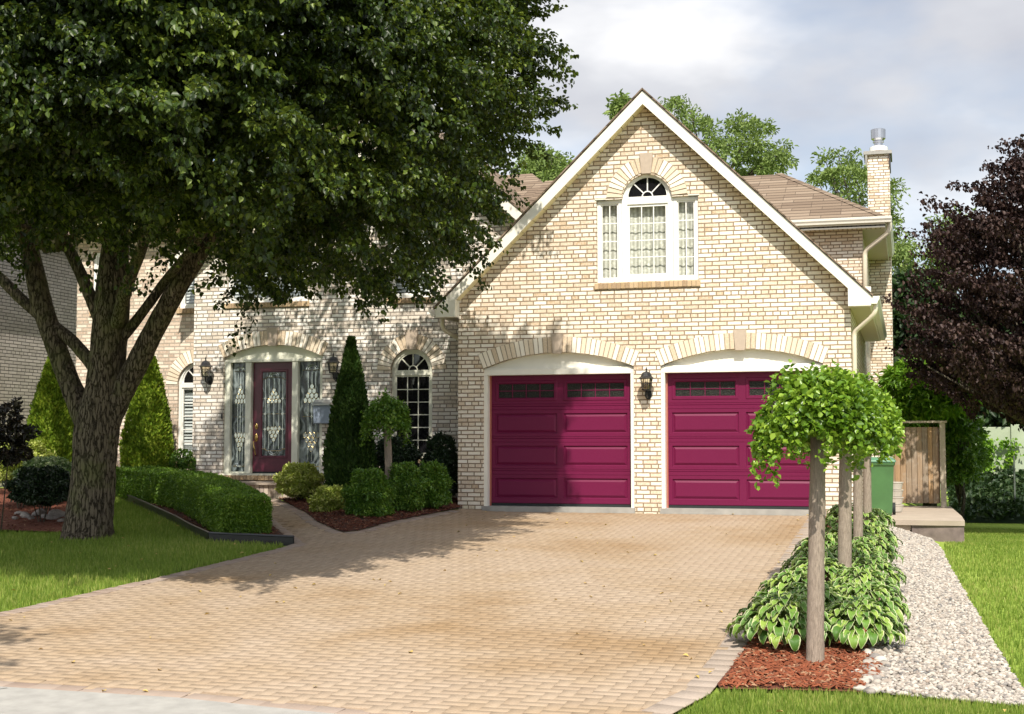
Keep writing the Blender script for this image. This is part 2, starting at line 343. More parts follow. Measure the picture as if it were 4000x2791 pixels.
# ------------------------------------------------------------------ objects
def tag(o, label=None, cat=None, group=None, kind=None):
    if label: o['label'] = label
    if cat: o['category'] = cat
    if group: o['group'] = group
    if kind: o['kind'] = kind
    return o
def thing(name, loc, label, cat, group=None):
    o = bpy.data.objects.new(name, None); COL.objects.link(o); o.location = loc; o.empty_display_size = .1
    return tag(o, label, cat, group)
def autouv(me):
    uvl = me.uv_layers.new(name='UVMap'); n = len(me.loops)
    co = np.empty(len(me.vertices)*3, 'f'); me.vertices.foreach_get('co', co); co = co.reshape(-1, 3)
    li = np.empty(n, 'i'); me.loops.foreach_get('vertex_index', li)
    out = np.empty((n, 2), 'f')
    for p in me.polygons:
        nm = p.normal
        if abs(nm.z) > .97: t = Vector((1,0,0)); bb = Vector((0,1,0))
        else:
            t = Vector((0,0,1)).cross(nm).normalized(); bb = nm.cross(t)
            if abs(nm.z) < .3: bb = Vector((0,0,1))
        s = slice(p.loop_start, p.loop_start+p.loop_total); c = co[li[s]]
        out[s, 0] = c @ np.array(t); out[s, 1] = c @ np.array(bb)
    uvl.data.foreach_set('uv', out.ravel())
def link(name, me, mat, parent):
    me.materials.append(M[mat]); o = bpy.data.objects.new(name, me); COL.objects.link(o)
    if parent is not None:
        o.parent = parent; L = Vector(parent.location) if parent.type == 'EMPTY' else (Vector(parent.parent.location) if parent.parent else Vector((0,0,0)))
        if parent.type == 'EMPTY': o.matrix_parent_inverse = Matrix.Translation(-L)
    return o
class MB:
    def __init__(s): s.v = []; s.f = []
    def box(s, x0, x1, y0, y1, z0, z1):
        b = len(s.v); s.v += [(x,y,z) for z in (z0,z1) for y in (y0,y1) for x in (x0,x1)]
        s.f += [tuple(b+i for i in q) for q in ((0,2,3,1),(4,5,7,6),(0,1,5,4),(2,6,7,3),(0,4,6,2),(1,3,7,5))]; return s
    def bbox(s, x0, x1, y0, y1, z0, z1, c=.004):   # box with a chamfered front (-Y) face
        b = len(s.v)
        s.v += [(x0+c,y0,z0+c),(x1-c,y0,z0+c),(x1-c,y0,z1-c),(x0+c,y0,z1-c),(x0,y0+c,z0),(x1,y0+c,z0),(x1,y0+c,z1),(x0,y0+c,z1),(x0,y1,z0),(x1,y1,z0),(x1,y1,z1),(x0,y1,z1)]
        F_ = [(0,1,2,3)]
        for i in range(4):
            j = (i+1) % 4; F_ += [(i+4, j+4, j, i), (i+8, j+8, j+4, i+4)]
        F_ += [(8,11,10,9)]
        s.f += [tuple(b+i for i in q) for q in F_]; return s
    def prism(s, poly, y0, y1, axis='y'):
        b = len(s.v); n = len(poly)
        for yy in (y0, y1): s.v += [((p[0],yy,p[1]) if axis == 'y' else (yy,p[0],p[1]) if axis == 'x' else (p[0],p[1],yy)) for p in poly]
        tris = geometry.tessellate_polygon([[Vector((p[0],p[1],0)) for p in poly]])
        a = sum(poly[i][0]*poly[(i+1)%n][1]-poly[(i+1)%n][0]*poly[i][1] for i in range(n))
        for t in tris:
            s.f.append(tuple(b+i for i in t)); s.f.append(tuple(b+n+i for i in reversed(t)))
        for i in range(n):
            j = (i+1) % n; s.f.append((b+i, b+j, b+n+j, b+n+i))
        return s
    def face(s, pts):
        b = len(s.v); s.v += [tuple(p) for p in pts]; s.f.append(tuple(range(b, b+len(pts)))); return s
    def lathe(s, prof, c, n=12, sy=1, rot=0):
        b = len(s.v); m = len(prof)
        for r, z in prof:
            for i in range(n):
                a = 2*math.pi*i/n+rot; s.v.append((c[0]+r*math.cos(a), c[1]+r*sy*math.sin(a), c[2]+z))
        for k in range(m-1):
            for i in range(n):
                j = (i+1) % n; s.f.append((b+k*n+i, b+k*n+j, b+(k+1)*n+j, b+(k+1)*n+i))
        s.f.append(tuple(b+i for i in reversed(range(n)))); s.f.append(tuple(b+(m-1)*n+i for i in range(n))); return s
    def tube(s, pts, rad, n=8, wob=0):
        pts = [Vector(p) for p in pts]
        if isinstance(rad, (int, float)): rad = [rad]*len(pts)
        b = len(s.v); m = len(pts)
        ref = Vector((0.31, 1, .12)) if abs((pts[-1]-pts[0]).normalized().y) < .8 else Vector((1,0,.1))
        for k in range(m):
            d = (pts[min(k+1,m-1)]-pts[max(k-1,0)]).normalized(); u = d.cross(ref).normalized(); w = d.cross(u)
            for i in range(n):
                a = 2*math.pi*i/n; r = rad[k]*(1+wob*(R.random()-.5)); s.v.append(tuple(pts[k]+u*math.cos(a)*r+w*math.sin(a)*r))
        for k in range(m-1):
            for i in range(n):
                j = (i+1) % n; s.f.append((b+k*n+i, b+k*n+j, b+(k+1)*n+j, b+(k+1)*n+i))
        s.f.append(tuple(b+i for i in reversed(range(n)))); s.f.append(tuple(b+(m-1)*n+i for i in range(n))); return s
    def split(s, name, mat, parent=None, smooth=False):
        # one object per connected piece
        par = list(range(len(s.v)))
        def fd(a):
            while par[a] != a: par[a] = par[par[a]]; a = par[a]
            return a
        for f in s.f:
            for q in f[1:]: par[fd(q)] = fd(f[0])
        gr = {}
        for f in s.f: gr.setdefault(fd(f[0]), []).append(f)
        out = []
        for fs_ in gr.values():
            m = MB(); ids = sorted({i for f in fs_ for i in f}); mp_ = {i: k for k, i in enumerate(ids)}; m.v = [s.v[i] for i in ids]; m.f = [tuple(mp_[i] for i in f) for f in fs_]
            out.append(m.build(name, mat, parent, smooth))
        return out
    def build(s, name, mat, parent=None, smooth=False, uv=True, recalc=True):
        me = bpy.data.meshes.new(name); me.from_pydata(s.v, [], s.f); me.update()
        import bmesh
        if recalc:
            bm = bmesh.new(); bm.from_mesh(me); bmesh.ops.recalc_face_normals(bm, faces=bm.faces); bm.to_mesh(me); bm.free(); me.update()
        if uv: autouv(me)
        if smooth: me.polygons.foreach_set('use_smooth', [True]*len(me.polygons))
        return link(name, me, mat, parent)
def npmesh(name, V, Fs, mat, parent=None, smooth=False, uv=None):
    """V (n,3), Fs list of (m,k) int arrays"""
    me = bpy.data.meshes.new(name); V = np.asarray(V, 'f'); me.vertices.add(len(V)); me.vertices.foreach_set('co', V.ravel())
    loops = np.concatenate([f.ravel() for f in Fs]).astype('i'); tot = np.concatenate([np.full(len(f), f.shape[1], 'i') for f in Fs])
    me.loops.add(len(loops)); me.loops.foreach_set('vertex_index', loops)
    me.polygons.add(len(tot)); st = np.concatenate([[0], np.cumsum(tot)[:-1]]).astype('i'); me.polygons.foreach_set('loop_start', st)
    if smooth: me.polygons.foreach_set('use_smooth', np.ones(len(tot), bool))
    me.update(calc_edges=True)
    if uv is not None:
        l = me.uv_layers.new(name='UVMap'); l.data.foreach_set('uv', np.asarray(uv, 'f')[loops].ravel())
    return link(name, me, mat, parent)
def facesurf(poly, y, holes=(), axis='y'):
    """front-facing sheet with holes; returns MB"""
    mb = MB(); loops = [poly]+list(holes)
    vl = [[Vector((p[0],p[1],0)) for p in l] for l in loops]
    tr = geometry.tessellate_polygon(vl); flat = [p for l in loops for p in l]
    mb.v = [((p[0],y,p[1]) if axis == 'y' else (y,p[0],p[1])) for p in flat]; mb.f = [tuple(t) for t in tr]; return mb
def reveals(mb, hole, y0, y1):
    n = len(hole)
    for i in range(n):
        a = hole[i]; b_ = hole[(i+1)%n]; mb.face([(a[0],y0,a[1]),(b_[0],y0,b_[1]),(b_[0],y1,b_[1]),(a[0],y1,a[1])])
def seg_arc(cx, zs, a, h, n=20, dr=0):   # arc over [cx-a,cx+a] springing at zs rising h; list left->right
    r = (a*a+h*h)/(2*h); zc = zs+h-r; t0 = math.asin(min(1, a/r)); 
    if h > a: t0 = math.pi-t0
    return [(cx+(r+dr)*math.sin(t), zc+(r+dr)*math.cos(t)) for t in [(-t0+2*t0*i/n) for i in range(n+1)]], (r, zc, t0)
def voussoirs(parent, cx, zs, a, h, th, Y, keyw, keyt, mat='voussoir', bwid=.078, name='brick_arch'):
    pts, (r, zc, t0) = seg_arc(cx, zs, a, h)
    back = MB(); inn = [(cx+r*math.sin(t), zc+r*math.cos(t)) for t in np.linspace(-t0, t0, 25)]
    out = [(cx+(r+th)*math.sin(t), zc+(r+th)*math.cos(t)) for t in np.linspace(t0, -t0, 25)]
    back.prism(inn+out, Y-.004, Y+.05)
    kt = keyw/2/(r+th*.5)
    for s_ in (-1, 1):
        mb = MB()
        n = int(round((t0-kt)*(r+th*.6)/bwid)); e = .5*.017/(r+th/2)
        for i in range(n):
            ta = kt+(t0-kt)*i/n+e; tb = kt+(t0-kt)*(i+1)/n-e; j0 = R.uniform(-.004,.004); yy = Y-.010-R.random()*.004
            q = []
            for (tt, rr) in ((ta, r+.004+j0), (tb, r+.004+j0), (tb, r+th-.004), (ta, r+th-.004)): q.append((cx+s_*rr*math.sin(tt), zc+rr*math.cos(tt)))
            mb.prism(q, yy, Y+.04)
        o = mb.build(name, mat, parent)
    back.build('mortar_bed', 'mortar', o)
    kz0 = zs+h-.02; w0 = keyw*.42; w1 = keyw*.6
    MB().prism([(cx-w0,kz0),(cx+w0,kz0),(cx+w1,kz0+keyt),(cx-w1,kz0+keyt)], Y-.03, Y+.04).build('keystone', 'keystone', parent)
def window(parent, name, x0, x1, z0, z1, Y, fw, cols, rows, glass='glass_dark', fmat='vinyl', mun=.016, depth=.06, curtain=None):
    f = MB(); f.bbox(x0, x0+fw, Y-depth, Y, z0, z1); f.bbox(x1-fw, x1, Y-depth, Y, z0, z1)
    f.bbox(x0+fw, x1-fw, Y-depth+.002, Y, z0, z0+fw); f.bbox(x0+fw, x1-fw, Y-depth+.002, Y, z1-fw, z1)
    s = fw*.45; a0, a1, b0, b1 = x0+fw, x1-fw, z0+fw, z1-fw
    f.box(a0, a0+s, Y-depth+.02, Y, b0, b1); f.box(a1-s, a1, Y-depth+.02, Y, b0, b1); f.box(a0+s, a1-s, Y-depth+.022, Y, b0, b0+s); f.box(a0+s, a1-s, Y-depth+.022, Y, b1-s, b1)
    o = f.build(name, fmat, parent)
    a0 += s; a1 -= s; b0 += s; b1 -= s
    MB().face([(a0,Y-.02,b0),(a1,Y-.02,b0),(a1,Y-.02,b1),(a0,Y-.02,b1)]).build('pane', glass, o, recalc=False)
    if cols*rows > 1:
        m = MB()
        for i in range(1, cols): x = a0+(a1-a0)*i/cols; m.box(x-mun/2, x+mun/2, Y-.034, Y-.0225, b0, b1)
        for j in range(1, rows): z = b0+(b1-b0)*j/rows; m.box(a0, a1, Y-.032, Y-.0227, z-mun/2, z+mun/2)
        m.build('muntin', fmat, o)
    if curtain: curtain(a0, a1, b0, b1, Y, o)
    return o
# ------------------------------------------------------------------ THE HOUSE
H = thing('brick_house', (-4, 21.5, .65), 'cream brick two storey house with two crimson garage doors and a steep gable', 'house')
GY = 21.5; XL, XR = -7.093, -.808; CX = -3.953; FL = .73
doors = [(-6.661, -4.163), (-3.737, -1.230)]
SL = .975
def topz(x): return 7.33-SL*abs(x-CX)
arcs = []
holes = []
for a, b in doors:
    arc, _ = seg_arc((a+b)/2, 2.965, (b-a)/2, .245, 24); arcs.append(arc)
    holes.append([(a, .64)]+[(p[0], p[1]) for p in arc]+[(b, .64)])
# upper window hole (three-light with half-round)
wx0, wx1, wz0, wz1 = -4.762, -3.118, 4.318, 5.655
wc = (wx0+wx1)/2; war = .405
ups = [(wx0, wz0), (wx0, wz1), (wc-war, wz1)]+[(wc-war*math.cos(t), wz1-.03+war*math.sin(t)) for t in np.linspace(.08, math.pi-.08, 20)]+[(wc+war, wz1), (wx1, wz1), (wx1, wz0)]
holes.append(ups)
wall = [(XL, .5), (XL, topz(XL)-.16), (CX, 7.33-.16), (XR, topz(XR)-.16), (XR, .5)]
fs = facesurf(wall, GY, holes)
for h in holes: reveals(fs, h, GY, GY+.2)
fs.build('front_wall', 'brick', H)
MB().face([(XR,GY,.3),(XR,28.7,.3),(XR,28.7,4.3),(XR,GY,4.3)]).face([(XL,GY,.5),(XL,GY,4.3),(XL,22.7,4.3),(XL,22.7,.5)]).split('side_wall', 'brick', H)
# brick corner base, threshold, arches
for (a, b), arc in zip(doors, arcs):
    cx = (a+b)/2
    voussoirs(H, cx, 2.965, (b-a)/2, .245, .255, GY, .17, .32)
    # infill board
    lo = 2.963
    MB().prism([(p[0], max(p[1], lo+.001)) for p in arc]+[(b, lo), (a, lo)], GY+.10, GY+.12).build('arch_board', 'trim', H)
    fr = MB(); fw = .061
    fr.bbox(a, b, GY+.03, GY+.16, lo-.105, lo-.008); fr.box(a, b, GY+.05, GY+.14, lo-.006, lo+.012)
    fr.bbox(a, a+fw, GY+.03, GY+.16, .70, lo-.107); fr.bbox(b-fw, b, GY+.03, GY+.16, .70, lo-.107)
    fr.build('door_frame', 'trim', H)
    MB().box(a+.06, a+.085, GY+.162, GY+.21, .72, 2.86).box(b-.085, b-.06, GY+.162, GY+.21, .72, 2.86).split('door_stop', 'jamb_brown', H)
    # the sectional door
    x0, x1 = a+.062, b-.062; D = GY+.195; z0, z1 = .775, 2.875; rows = 4; rh = (z1-z0)/rows
    mb = MB(); pan = MB(); holes2 = []
    w = x1-x0; px = [(x0+.085, cx-.055), (cx+.055, x1-.085)]
    for r in range(rows):
        za, zb = z0+r*rh, z0+(r+1)*rh; hl = []
        for (pa, pb) in px:
            if r < 3: pz = (za+.085, zb-.115)
            else: pz = (za+.085, zb-.10)
            hl.append([(pa, pz[0]), (pa, pz[1]), (pb, pz[1]), (pb, pz[0])]); holes2.append((pa, pb, pz[0], pz[1], r))
        f = facesurf([(x0,za+.006),(x0,zb-.006),(x1,zb-.006),(x1,za+.006)], D, hl); o_ = len(mb.v); mb.v += f.v; mb.f += [tuple(i+o_ for i in q) for q in f.f]
        # bevels at section joints
        for zz, s_ in ((za+.006, -1), (zb-.006, 1)): mb.face([(x0,D,zz),(x1,D,zz),(x1,D+.008,zz+s_*.006),(x0,D+.008,zz+s_*.006)])
    mb.box(x0, x1, D+.034, D+.045, z0-.002, z1+.002)
    for zb in [z0+rh*k for k in (1, 2, 3)]:   # narrow moulded ribs above every joint
        for dz in (-.052, .040): mb.prism([(D, zb+dz-.005), (D-.006, zb+dz), (D, zb+dz+.005)], x0, x1, 'x')
    for (pa, pb, pc, pd, r) in holes2:
        rings = [(0, 0), (.007, .020), (.018, .022), (.055, .003)] if r < 3 else [(0, 0), (.010, -.008), (.045, -.008), (.058, .010), (.058, .03)]
        for (i0, d0), (i1, d1) in zip(rings[:-1], rings[1:]):
            A = [(pa+i0,D+d0,pc+i0),(pb-i0,D+d0,pc+i0),(pb-i0,D+d0,pd-i0),(pa+i0,D+d0,pd-i0)]; B = [(pa+i1,D+d1,pc+i1),(pb-i1,D+d1,pc+i1),(pb-i1,D+d1,pd-i1),(pa+i1,D+d1,pd-i1)]
            for k in range(4): mb.face([A[k], A[(k+1)%4], B[(k+1)%4], B[k]])
        if r < 3:
            i1, d1 = rings[-1]; mb.face([(pa+i1,D+d1,pc+i1),(pb-i1,D+d1,pc+i1),(pb-i1,D+d1,pd-i1),(pa+i1,D+d1,pd-i1)])
    dr = mb.build('garage_door', 'garage_red', H)
    for (pa, pb, pc, pd, r) in holes2:
        if r == 3:
            q = .058; MB().box(pa+q, pb-q, D+.018, D+.022, pc+q, pd-q).build('window_pane', 'glass_pebble', dr)
            m = MB(); 
            for k in range(1, 4): xx = pa+q+(pb-pa-2*q)*k/4; m.box(xx-.006, xx+.006, D+.006, D+.017, pc+q, pd-q)
            zz = (pc+pd)/2; m.box(pa+q, pb-q, D+.008, D+.0172, zz-.006, zz+.006); m.build('muntin', 'garage_red', dr)
    MB().box(x0, x1, D-.004, D+.04, z0-.042, z0-.003).build('rubber_seal', 'rubber', dr)
    MB().box(a-.01, b+.01, GY-.05, GY+.3, .58, .735-.005).build('threshold', 'concrete', H)
# upper window
W = window(H, 'window', wx0+.005, wc-war-.012, wz0+.005, wz1-.004, GY+.11, .055, 2, 4, 'glass_clear')
window(H, 'window', wc+war+.012, wx1-.005, wz0+.005, wz1-.004, GY+.11, .055, 2, 4, 'glass_clear')
window(H, 'window', wc-war-.008, wc+war+.008, wz0+.005, wz1-.004, GY+.11, .085, 3, 4, 'glass_clear')
MB().box(wx0-.0, wx1, GY+.055, GY+.12, wz1-.002, wz1+.03).build('window_head', 'vinyl', H)
# half round fan
def fan(parent, cx, z, r, Y, fw, fmat='vinyl', glass='glass_dark', spokes=3, hub=True):
    n = 24; ring = MB()
    for i in range(n):
        t0, t1 = math.pi*i/n, math.pi*(i+1)/n
        q = [(cx-rr*math.cos(t), z+rr*math.sin(t)) for rr, t in ((r, t0), (r, t1), (r-fw, t1), (r-fw, t0))]; ring.prism(q, Y-.06, Y)
        q = [(cx-rr*math.cos(t), z+rr*math.sin(t)) for rr, t in ((r-fw, t0), (r-fw, t1), (r-fw*1.5, t1), (r-fw*1.5, t0))]; ring.prism(q, Y-.04, Y-.002)
    ring.box(cx-r+.002, cx+r-.002, Y-.058, Y-.001, z-.03, z+.006)
    o = ring.build('fanlight', fmat, parent)
    ri = r-fw*1.5
    MB().prism([(cx-ri*math.cos(t), z+.006+(ri-.006)*math.sin(t)) for t in np.linspace(0, math.pi, 20)], Y-.022, Y-.018).build('pane', glass, o)
    m = MB(); hr = .085*r/.4 if hub else 0
    for k in range(1, spokes+1):
        t = math.pi*k/(spokes+1); c, s_ = -math.cos(t), math.sin(t); nx, nz = -s_*.009, c*.009
        m.prism([(cx+c*hr-nx, z+s_*hr-nz), (cx+c*ri-nx, z+s_*ri-nz), (cx+c*ri+nx, z+s_*ri+nz), (cx+c*hr+nx, z+s_*hr+nz)], Y-.034, Y-.023)
    if hub:
        for i in range(10):
            t0, t1 = math.pi*i/10, math.pi*(i+1)/10
            m.prism([(cx-rr*math.cos(t), z+.006+rr*math.sin(t)) for rr, t in ((hr+.008, t0), (hr+.008, t1), (hr-.010, t1), (hr-.010, t0))], Y-.036, Y-.0232)
    m.build('muntin', fmat, o)
fan(H, wc, wz1+.028, war-.004, GY+.11, .06)
voussoirs(H, wc, wz1+.02, war, war*.96, .25, GY, .18, .33)
# lintel steel over the side lights, curtain and room behind
MB().box(wx0-.02, wc-war-.26, GY-.012, GY+.05, wz1, wz1+.022).box(wc+war+.26, wx1+.02, GY-.012, GY+.05, wz1, wz1+.022).split('lintel', 'trim_entry', H)
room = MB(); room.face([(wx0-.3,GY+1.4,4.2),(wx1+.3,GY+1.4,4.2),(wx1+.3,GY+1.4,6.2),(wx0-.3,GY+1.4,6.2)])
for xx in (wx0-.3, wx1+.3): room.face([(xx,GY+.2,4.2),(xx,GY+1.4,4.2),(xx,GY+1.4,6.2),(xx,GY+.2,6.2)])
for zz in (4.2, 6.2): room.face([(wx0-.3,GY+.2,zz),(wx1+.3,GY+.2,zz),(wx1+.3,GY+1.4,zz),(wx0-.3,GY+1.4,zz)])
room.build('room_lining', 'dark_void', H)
def drape(x0, x1, z0, z1, Y, parent, mat='lace', amp=.022, per=.075):
    n = 80; V = []; Fq = []
    for j, z in enumerate((z0, (z0*2+z1)/3, (z0+2*z1)/3, z1)):
        for i in range(n+1):
            x = x0+(x1-x0)*i/n; V.append((x, Y+amp*math.sin(x/per*6.28+.6*math.sin(j*1.3+x*9))*(1-.15*j), z))
    for j in range(3):
        for i in range(n): a_ = j*(n+1)+i; Fq.append((a_, a_+1, a_+n+2, a_+n+1))
    return npmesh('curtain', V, [np.array(Fq)], mat, parent, True)
drape(wx0+.02, wc-.018, 4.33, 5.68, GY+.19, H, amp=.008, per=.11); drape(wc-.02, wx1-.02, 4.33, 5.68, GY+.19, H, amp=.008, per=.11)
# sills of rowlock brick
def sill(x0, x1, z, Y, h=.07, proj=.03, mat='sill_brick', name='sill', w=.072):
    m = MB(); n = int(round((x1-x0)/w))
    for i in range(n):
        a = x0+(x1-x0)*i/n; m.bbox(a+.003, a+(x1-x0)/n-.003, Y-proj-R.random()*.003, Y+.02, z-h+R.uniform(-.002,.002), z, .004)
    o = m.build(name, mat, H); MB().box(x0+.004, x1-.004, Y-proj+.010, Y+.02, z-h+.006, z-.006).build('mortar_bed', 'mortar', o)
sill(wx0-.03, wx1+.03, wz0-.012, GY, .095)
# roof of the garage, rake boards, soffits, returns
FY = 21.26
def fascia(poly, y0, y1, name='rake_board', mat='trim'): return MB().prism(poly, y0, y1).build(name, mat, H)
tip = 3.455
fascia([(CX-tip, 3.81), (CX-tip+.335, 3.81), (CX-tip+.335, topz(CX-tip+.335)-.208), (CX, 7.33-.214), (CX, 7.33), (CX-tip, topz(CX-tip))], FY, FY+.03)
fascia([(CX+.001, 7.33-.214), (CX+tip-.335, topz(CX+tip-.335)-.208), (CX+tip-.335, 3.81), (CX+tip, 3.81), (CX+tip, topz(CX+tip)), (CX+.001, 7.33)], FY, FY+.03)
rt_ = MB()
for s_ in (-1, 1):
    xo = CX+s_*tip; xi = CX+s_*(tip-.335); xs = sorted((xo, xi)); rt_.box(xs[0]+.002, xs[1]-.001, FY+.032, GY-.002, 3.813, 4.1)
rt_.split('eave_return', 'trim', H)
sf = MB()
for s_ in (-1, 1):
    xa, xb = CX, CX+s_*(tip-.335)
    n = 17
    for i in range(n):
        x0 = xa+(xb-xa)*i/n; x1 = xa+(xb-xa)*(i+1)/n-s_*.012
        za, zb = topz(x0)-.20, topz(x1)-.20
        sf.face([(x0,FY+.03,za),(x1,FY+.03,zb),(x1,GY,zb),(x0,GY,za)]).face([(x0,FY+.03,za),(x0,GY,za),(x0,GY,za+.02),(x0,FY+.03,za+.02)])
sf.build('rake_soffit', 'soffit_plain', H)
rf = MB(); RB = 29.5
for s_ in (-1, 1):
    xe_ = CX+s_*(tip+.03); ze = topz(xe_); y0 = FY-.025
    A = [(CX,y0,7.345),(xe_,y0,ze+.015),(xe_,RB,ze+.015),(CX,RB,7.345)]; rf.face(A)
    A2 = [(CX,y0,7.375),(xe_,y0,ze+.045),(xe_,RB,ze+.045),(CX,RB,7.375)]; rf.face(A2)
    rf.face([A[0],A[1],A2[1],A2[0]]).face([A[1],A[2],A2[2],A2[1]])
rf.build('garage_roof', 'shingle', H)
# side eaves of garage (both sides)
MB().box(XR+.002, CX+tip-.002, GY, 28.69, 3.815, 3.84).build('eave_soffit', 'soffit', H)
MB().box(CX+tip-.025, CX+tip-.001, GY, 28.69, 3.812, 3.90).build('eave_board', 'trim', H)
def gutter(x0, x1, y0, y1, z, name='gutter', along='y', s=1, mat='trim'):
    # K profile extruded
    prof = [(0, .0), (.085, .0), (.095, .035), (.118, .07), (.125, .115), (.112, .115), (.09, .04), (.08, .012), (.012, .012), (.012, .115), (0, .115)]
    m = MB(); 
    if along == 'y': m.prism([(x0+s*p[0], z+p[1]) for p in prof], y0, y1)
    else: m.prism([(y0-p[0], z+p[1]) for p in prof], x0, x1, 'x')
    cap = MB()
    return m.build(name, mat, H)
gutter(CX+tip+.002, 0, 21.27, 28.68, 3.835)
MB().prism([(CX+tip+.003+p[0], 3.836+p[1]) for p in ((0,0),(.085,0),(.095,.035),(.118,.07),(.124,.113),(0,.113))], 21.262, 21.269).build('gutter_end', 'trim', H)
gutter(CX-tip-.002, 0, 21.27, 22.5, 3.835, s=-1)
def downpipe(pts, r=.036, name='downpipe', mat='pipe'):
    return MB().tube(pts, r, 10).build(name, mat, H, True)
def smoothpath(pts, n=5, rad=.08):
    pts = [Vector(p) for p in pts]; out = [pts[0]]
    for i in range(1, len(pts)-1):
        a, b, c = pts[i-1], pts[i], pts[i+1]; p0 = b+(a-b).normalized()*rad; p1 = b+(c-b).normalized()*rad
        for k in range(n+1):
            t = k/n; out.append(p0*(1-t)**2+b*2*t*(1-t)+p1*t*t)
    return out+[pts[-1]]
gx = CX+tip+.06
downpipe(smoothpath([(gx, 21.36, 3.84), (gx, 21.36, 3.70), (XR+.045, 21.56, 3.44), (XR+.045, 21.56, .5)]))
downpipe(smoothpath([(CX-tip-.05, 21.75, 3.84), (CX-tip-.05, 21.75, 3.66), (XL-.04, 21.9, 3.45), (XL-.04, 21.9, .95), (XL-.28, 21.85, .86)]))
# main block above and behind the garage
MY = 28.7; EZ = 6.10
MB().face([(-7.2,MY,3.0),(XR-.01,MY,3.0),(XR-.01,MY,EZ),(-7.2,MY,EZ)]).face([(XR-.01,MY,.3),(XR-.01,33.5,.3),(XR-.01,33.5,EZ),(XR-.01,MY,EZ)]).face([(XR-.01,MY,3.0),(XR,MY,3.0),(XR,MY,.3),(XR-.01,MY,.3)]).build('main_wall', 'brick', H)
EY, EX = 28.28, -.36
MB().box(-7.2, EX, EY, MY, EZ, EZ+.03).build('front_soffit', 'soffit_x', H)
MB().box(XR-.01, EX, MY+.001, 33.49, EZ+.001, EZ+.03).build('side_soffit', 'soffit', H)
MB().box(-7.2, EX-.001, EY-.0, EY+.022, EZ-.03, EZ+.16).box(EX-.02, EX, EY+.023, 33.4, EZ-.03, EZ+.16).build('eave_board', 'trim', H)
gutter(-7.2, EX+.12, EY-.002, 0, EZ+.06, along='x'); gutter(EX+.002, 0, EY, 33.5, EZ+.06)
ro = MB(); RZ = EZ+.16; rY = EY-.03; rX = EX+.05; run = 3.25; rz = RZ+1.62; rx = rX-2.32
A, B, C_, D_ = (-6.3, rY, RZ), (rX, rY, RZ), (rx, rY+run, rz), (-6.3, rY+run, rz)
ro.face([A, B, C_, D_]); Bk = (rX, rY+2*run+.2, RZ); ro.face([B, Bk, C_]); ro.face([D_, C_, Bk, (-6.3, rY+2*run+.2, RZ)])
ro.face([(-6.3,rY,RZ-.03),(rX,rY,RZ-.03),B,A]).face([(rX,rY,RZ-.03),(rX,Bk[1],RZ-.03),Bk,B])
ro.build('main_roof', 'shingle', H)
# hip ridge caps
cap = MB(); nn = 22
for i in range(nn):
    a = Vector(B).lerp(Vector(C_), i/nn); b = Vector(B).lerp(Vector(C_), (i+1.15)/nn); lift = Vector((0,0,.012+.004*(i%2)))
    d = (b-a).normalized(); fs_ = Vector((-1,0,0)); 
    w1 = (Vector((-1, .0, 0)))*.15; w2 = Vector((0, .15, -.08+.0))*1.0
    w1 = Vector((-.14, 0, 0)); w2 = Vector((0, .14, 0))
    s1 = (Vector(A)-Vector(B)).normalized()*.15; s2 = (Vector(Bk)-Vector(B)).normalized()*.15
    cap.face([a+lift, b+lift, b+lift+s1, a+lift+s1]); cap.face([a+lift, b+lift, b+lift+s2, a+lift+s2])
cap.build('hip_cap', 'shingle', H)
dpx = EX+.07
downpipe(smoothpath([(dpx, EY+.1, EZ+.07), (dpx, EY+.1, EZ-.12), (XR+.03, MY-.06, EZ-.45), (XR+.03, MY-.06, 3.9)], rad=.1), .05)
# chimney stack (ground to cap)
ch = MB(); ch.box(-.815, -.31, 33.5, 34.4, .2, 8.62); CHM = ch.build('chimney', 'brick', H)
MB().box(-.90, -.25, 33.42, 34.5, 8.62, 8.70).prism([(-.86,8.619),(-.86,8.40),(-.835,8.30),(-.817,8.619)], 33.43, 33.46).build('cap', 'concrete', CHM)
MB().box(-.308, -.285, 33.44, 34.44, 8.33, 8.615).build('flashing', 'black_metal', CHM)
MB().lathe([(.16,0),(.16,.07)], (-.56,33.9,8.70), 14).build('flue_tile', 'flue_clay', CHM)
MB().lathe([(.21,0),(.21,.10),(.14,.13)], (-.56,33.9,8.77), 14).build('flue_collar', 'vinyl', CHM)
MB().lathe([(.10,0),(.10,.1),(.13,.11),(.13,.14),(.115,.15),(.17,.20),(.175,.42),(.16,.43),(.16,.425),(.05,.42)], (-.56,33.9,8.88), 16).build('flue_cowl', 'steel', CHM)
# rear wing eave seen past the chimney
MB().box(-2, -.02, 37.6, 38.8, 5.0, 5.12).build('rear_eave', 'trim', H)
MB().box(-2, -.45, 38.0, 39, .3, 5.0).build('rear_wall', 'brick', H)
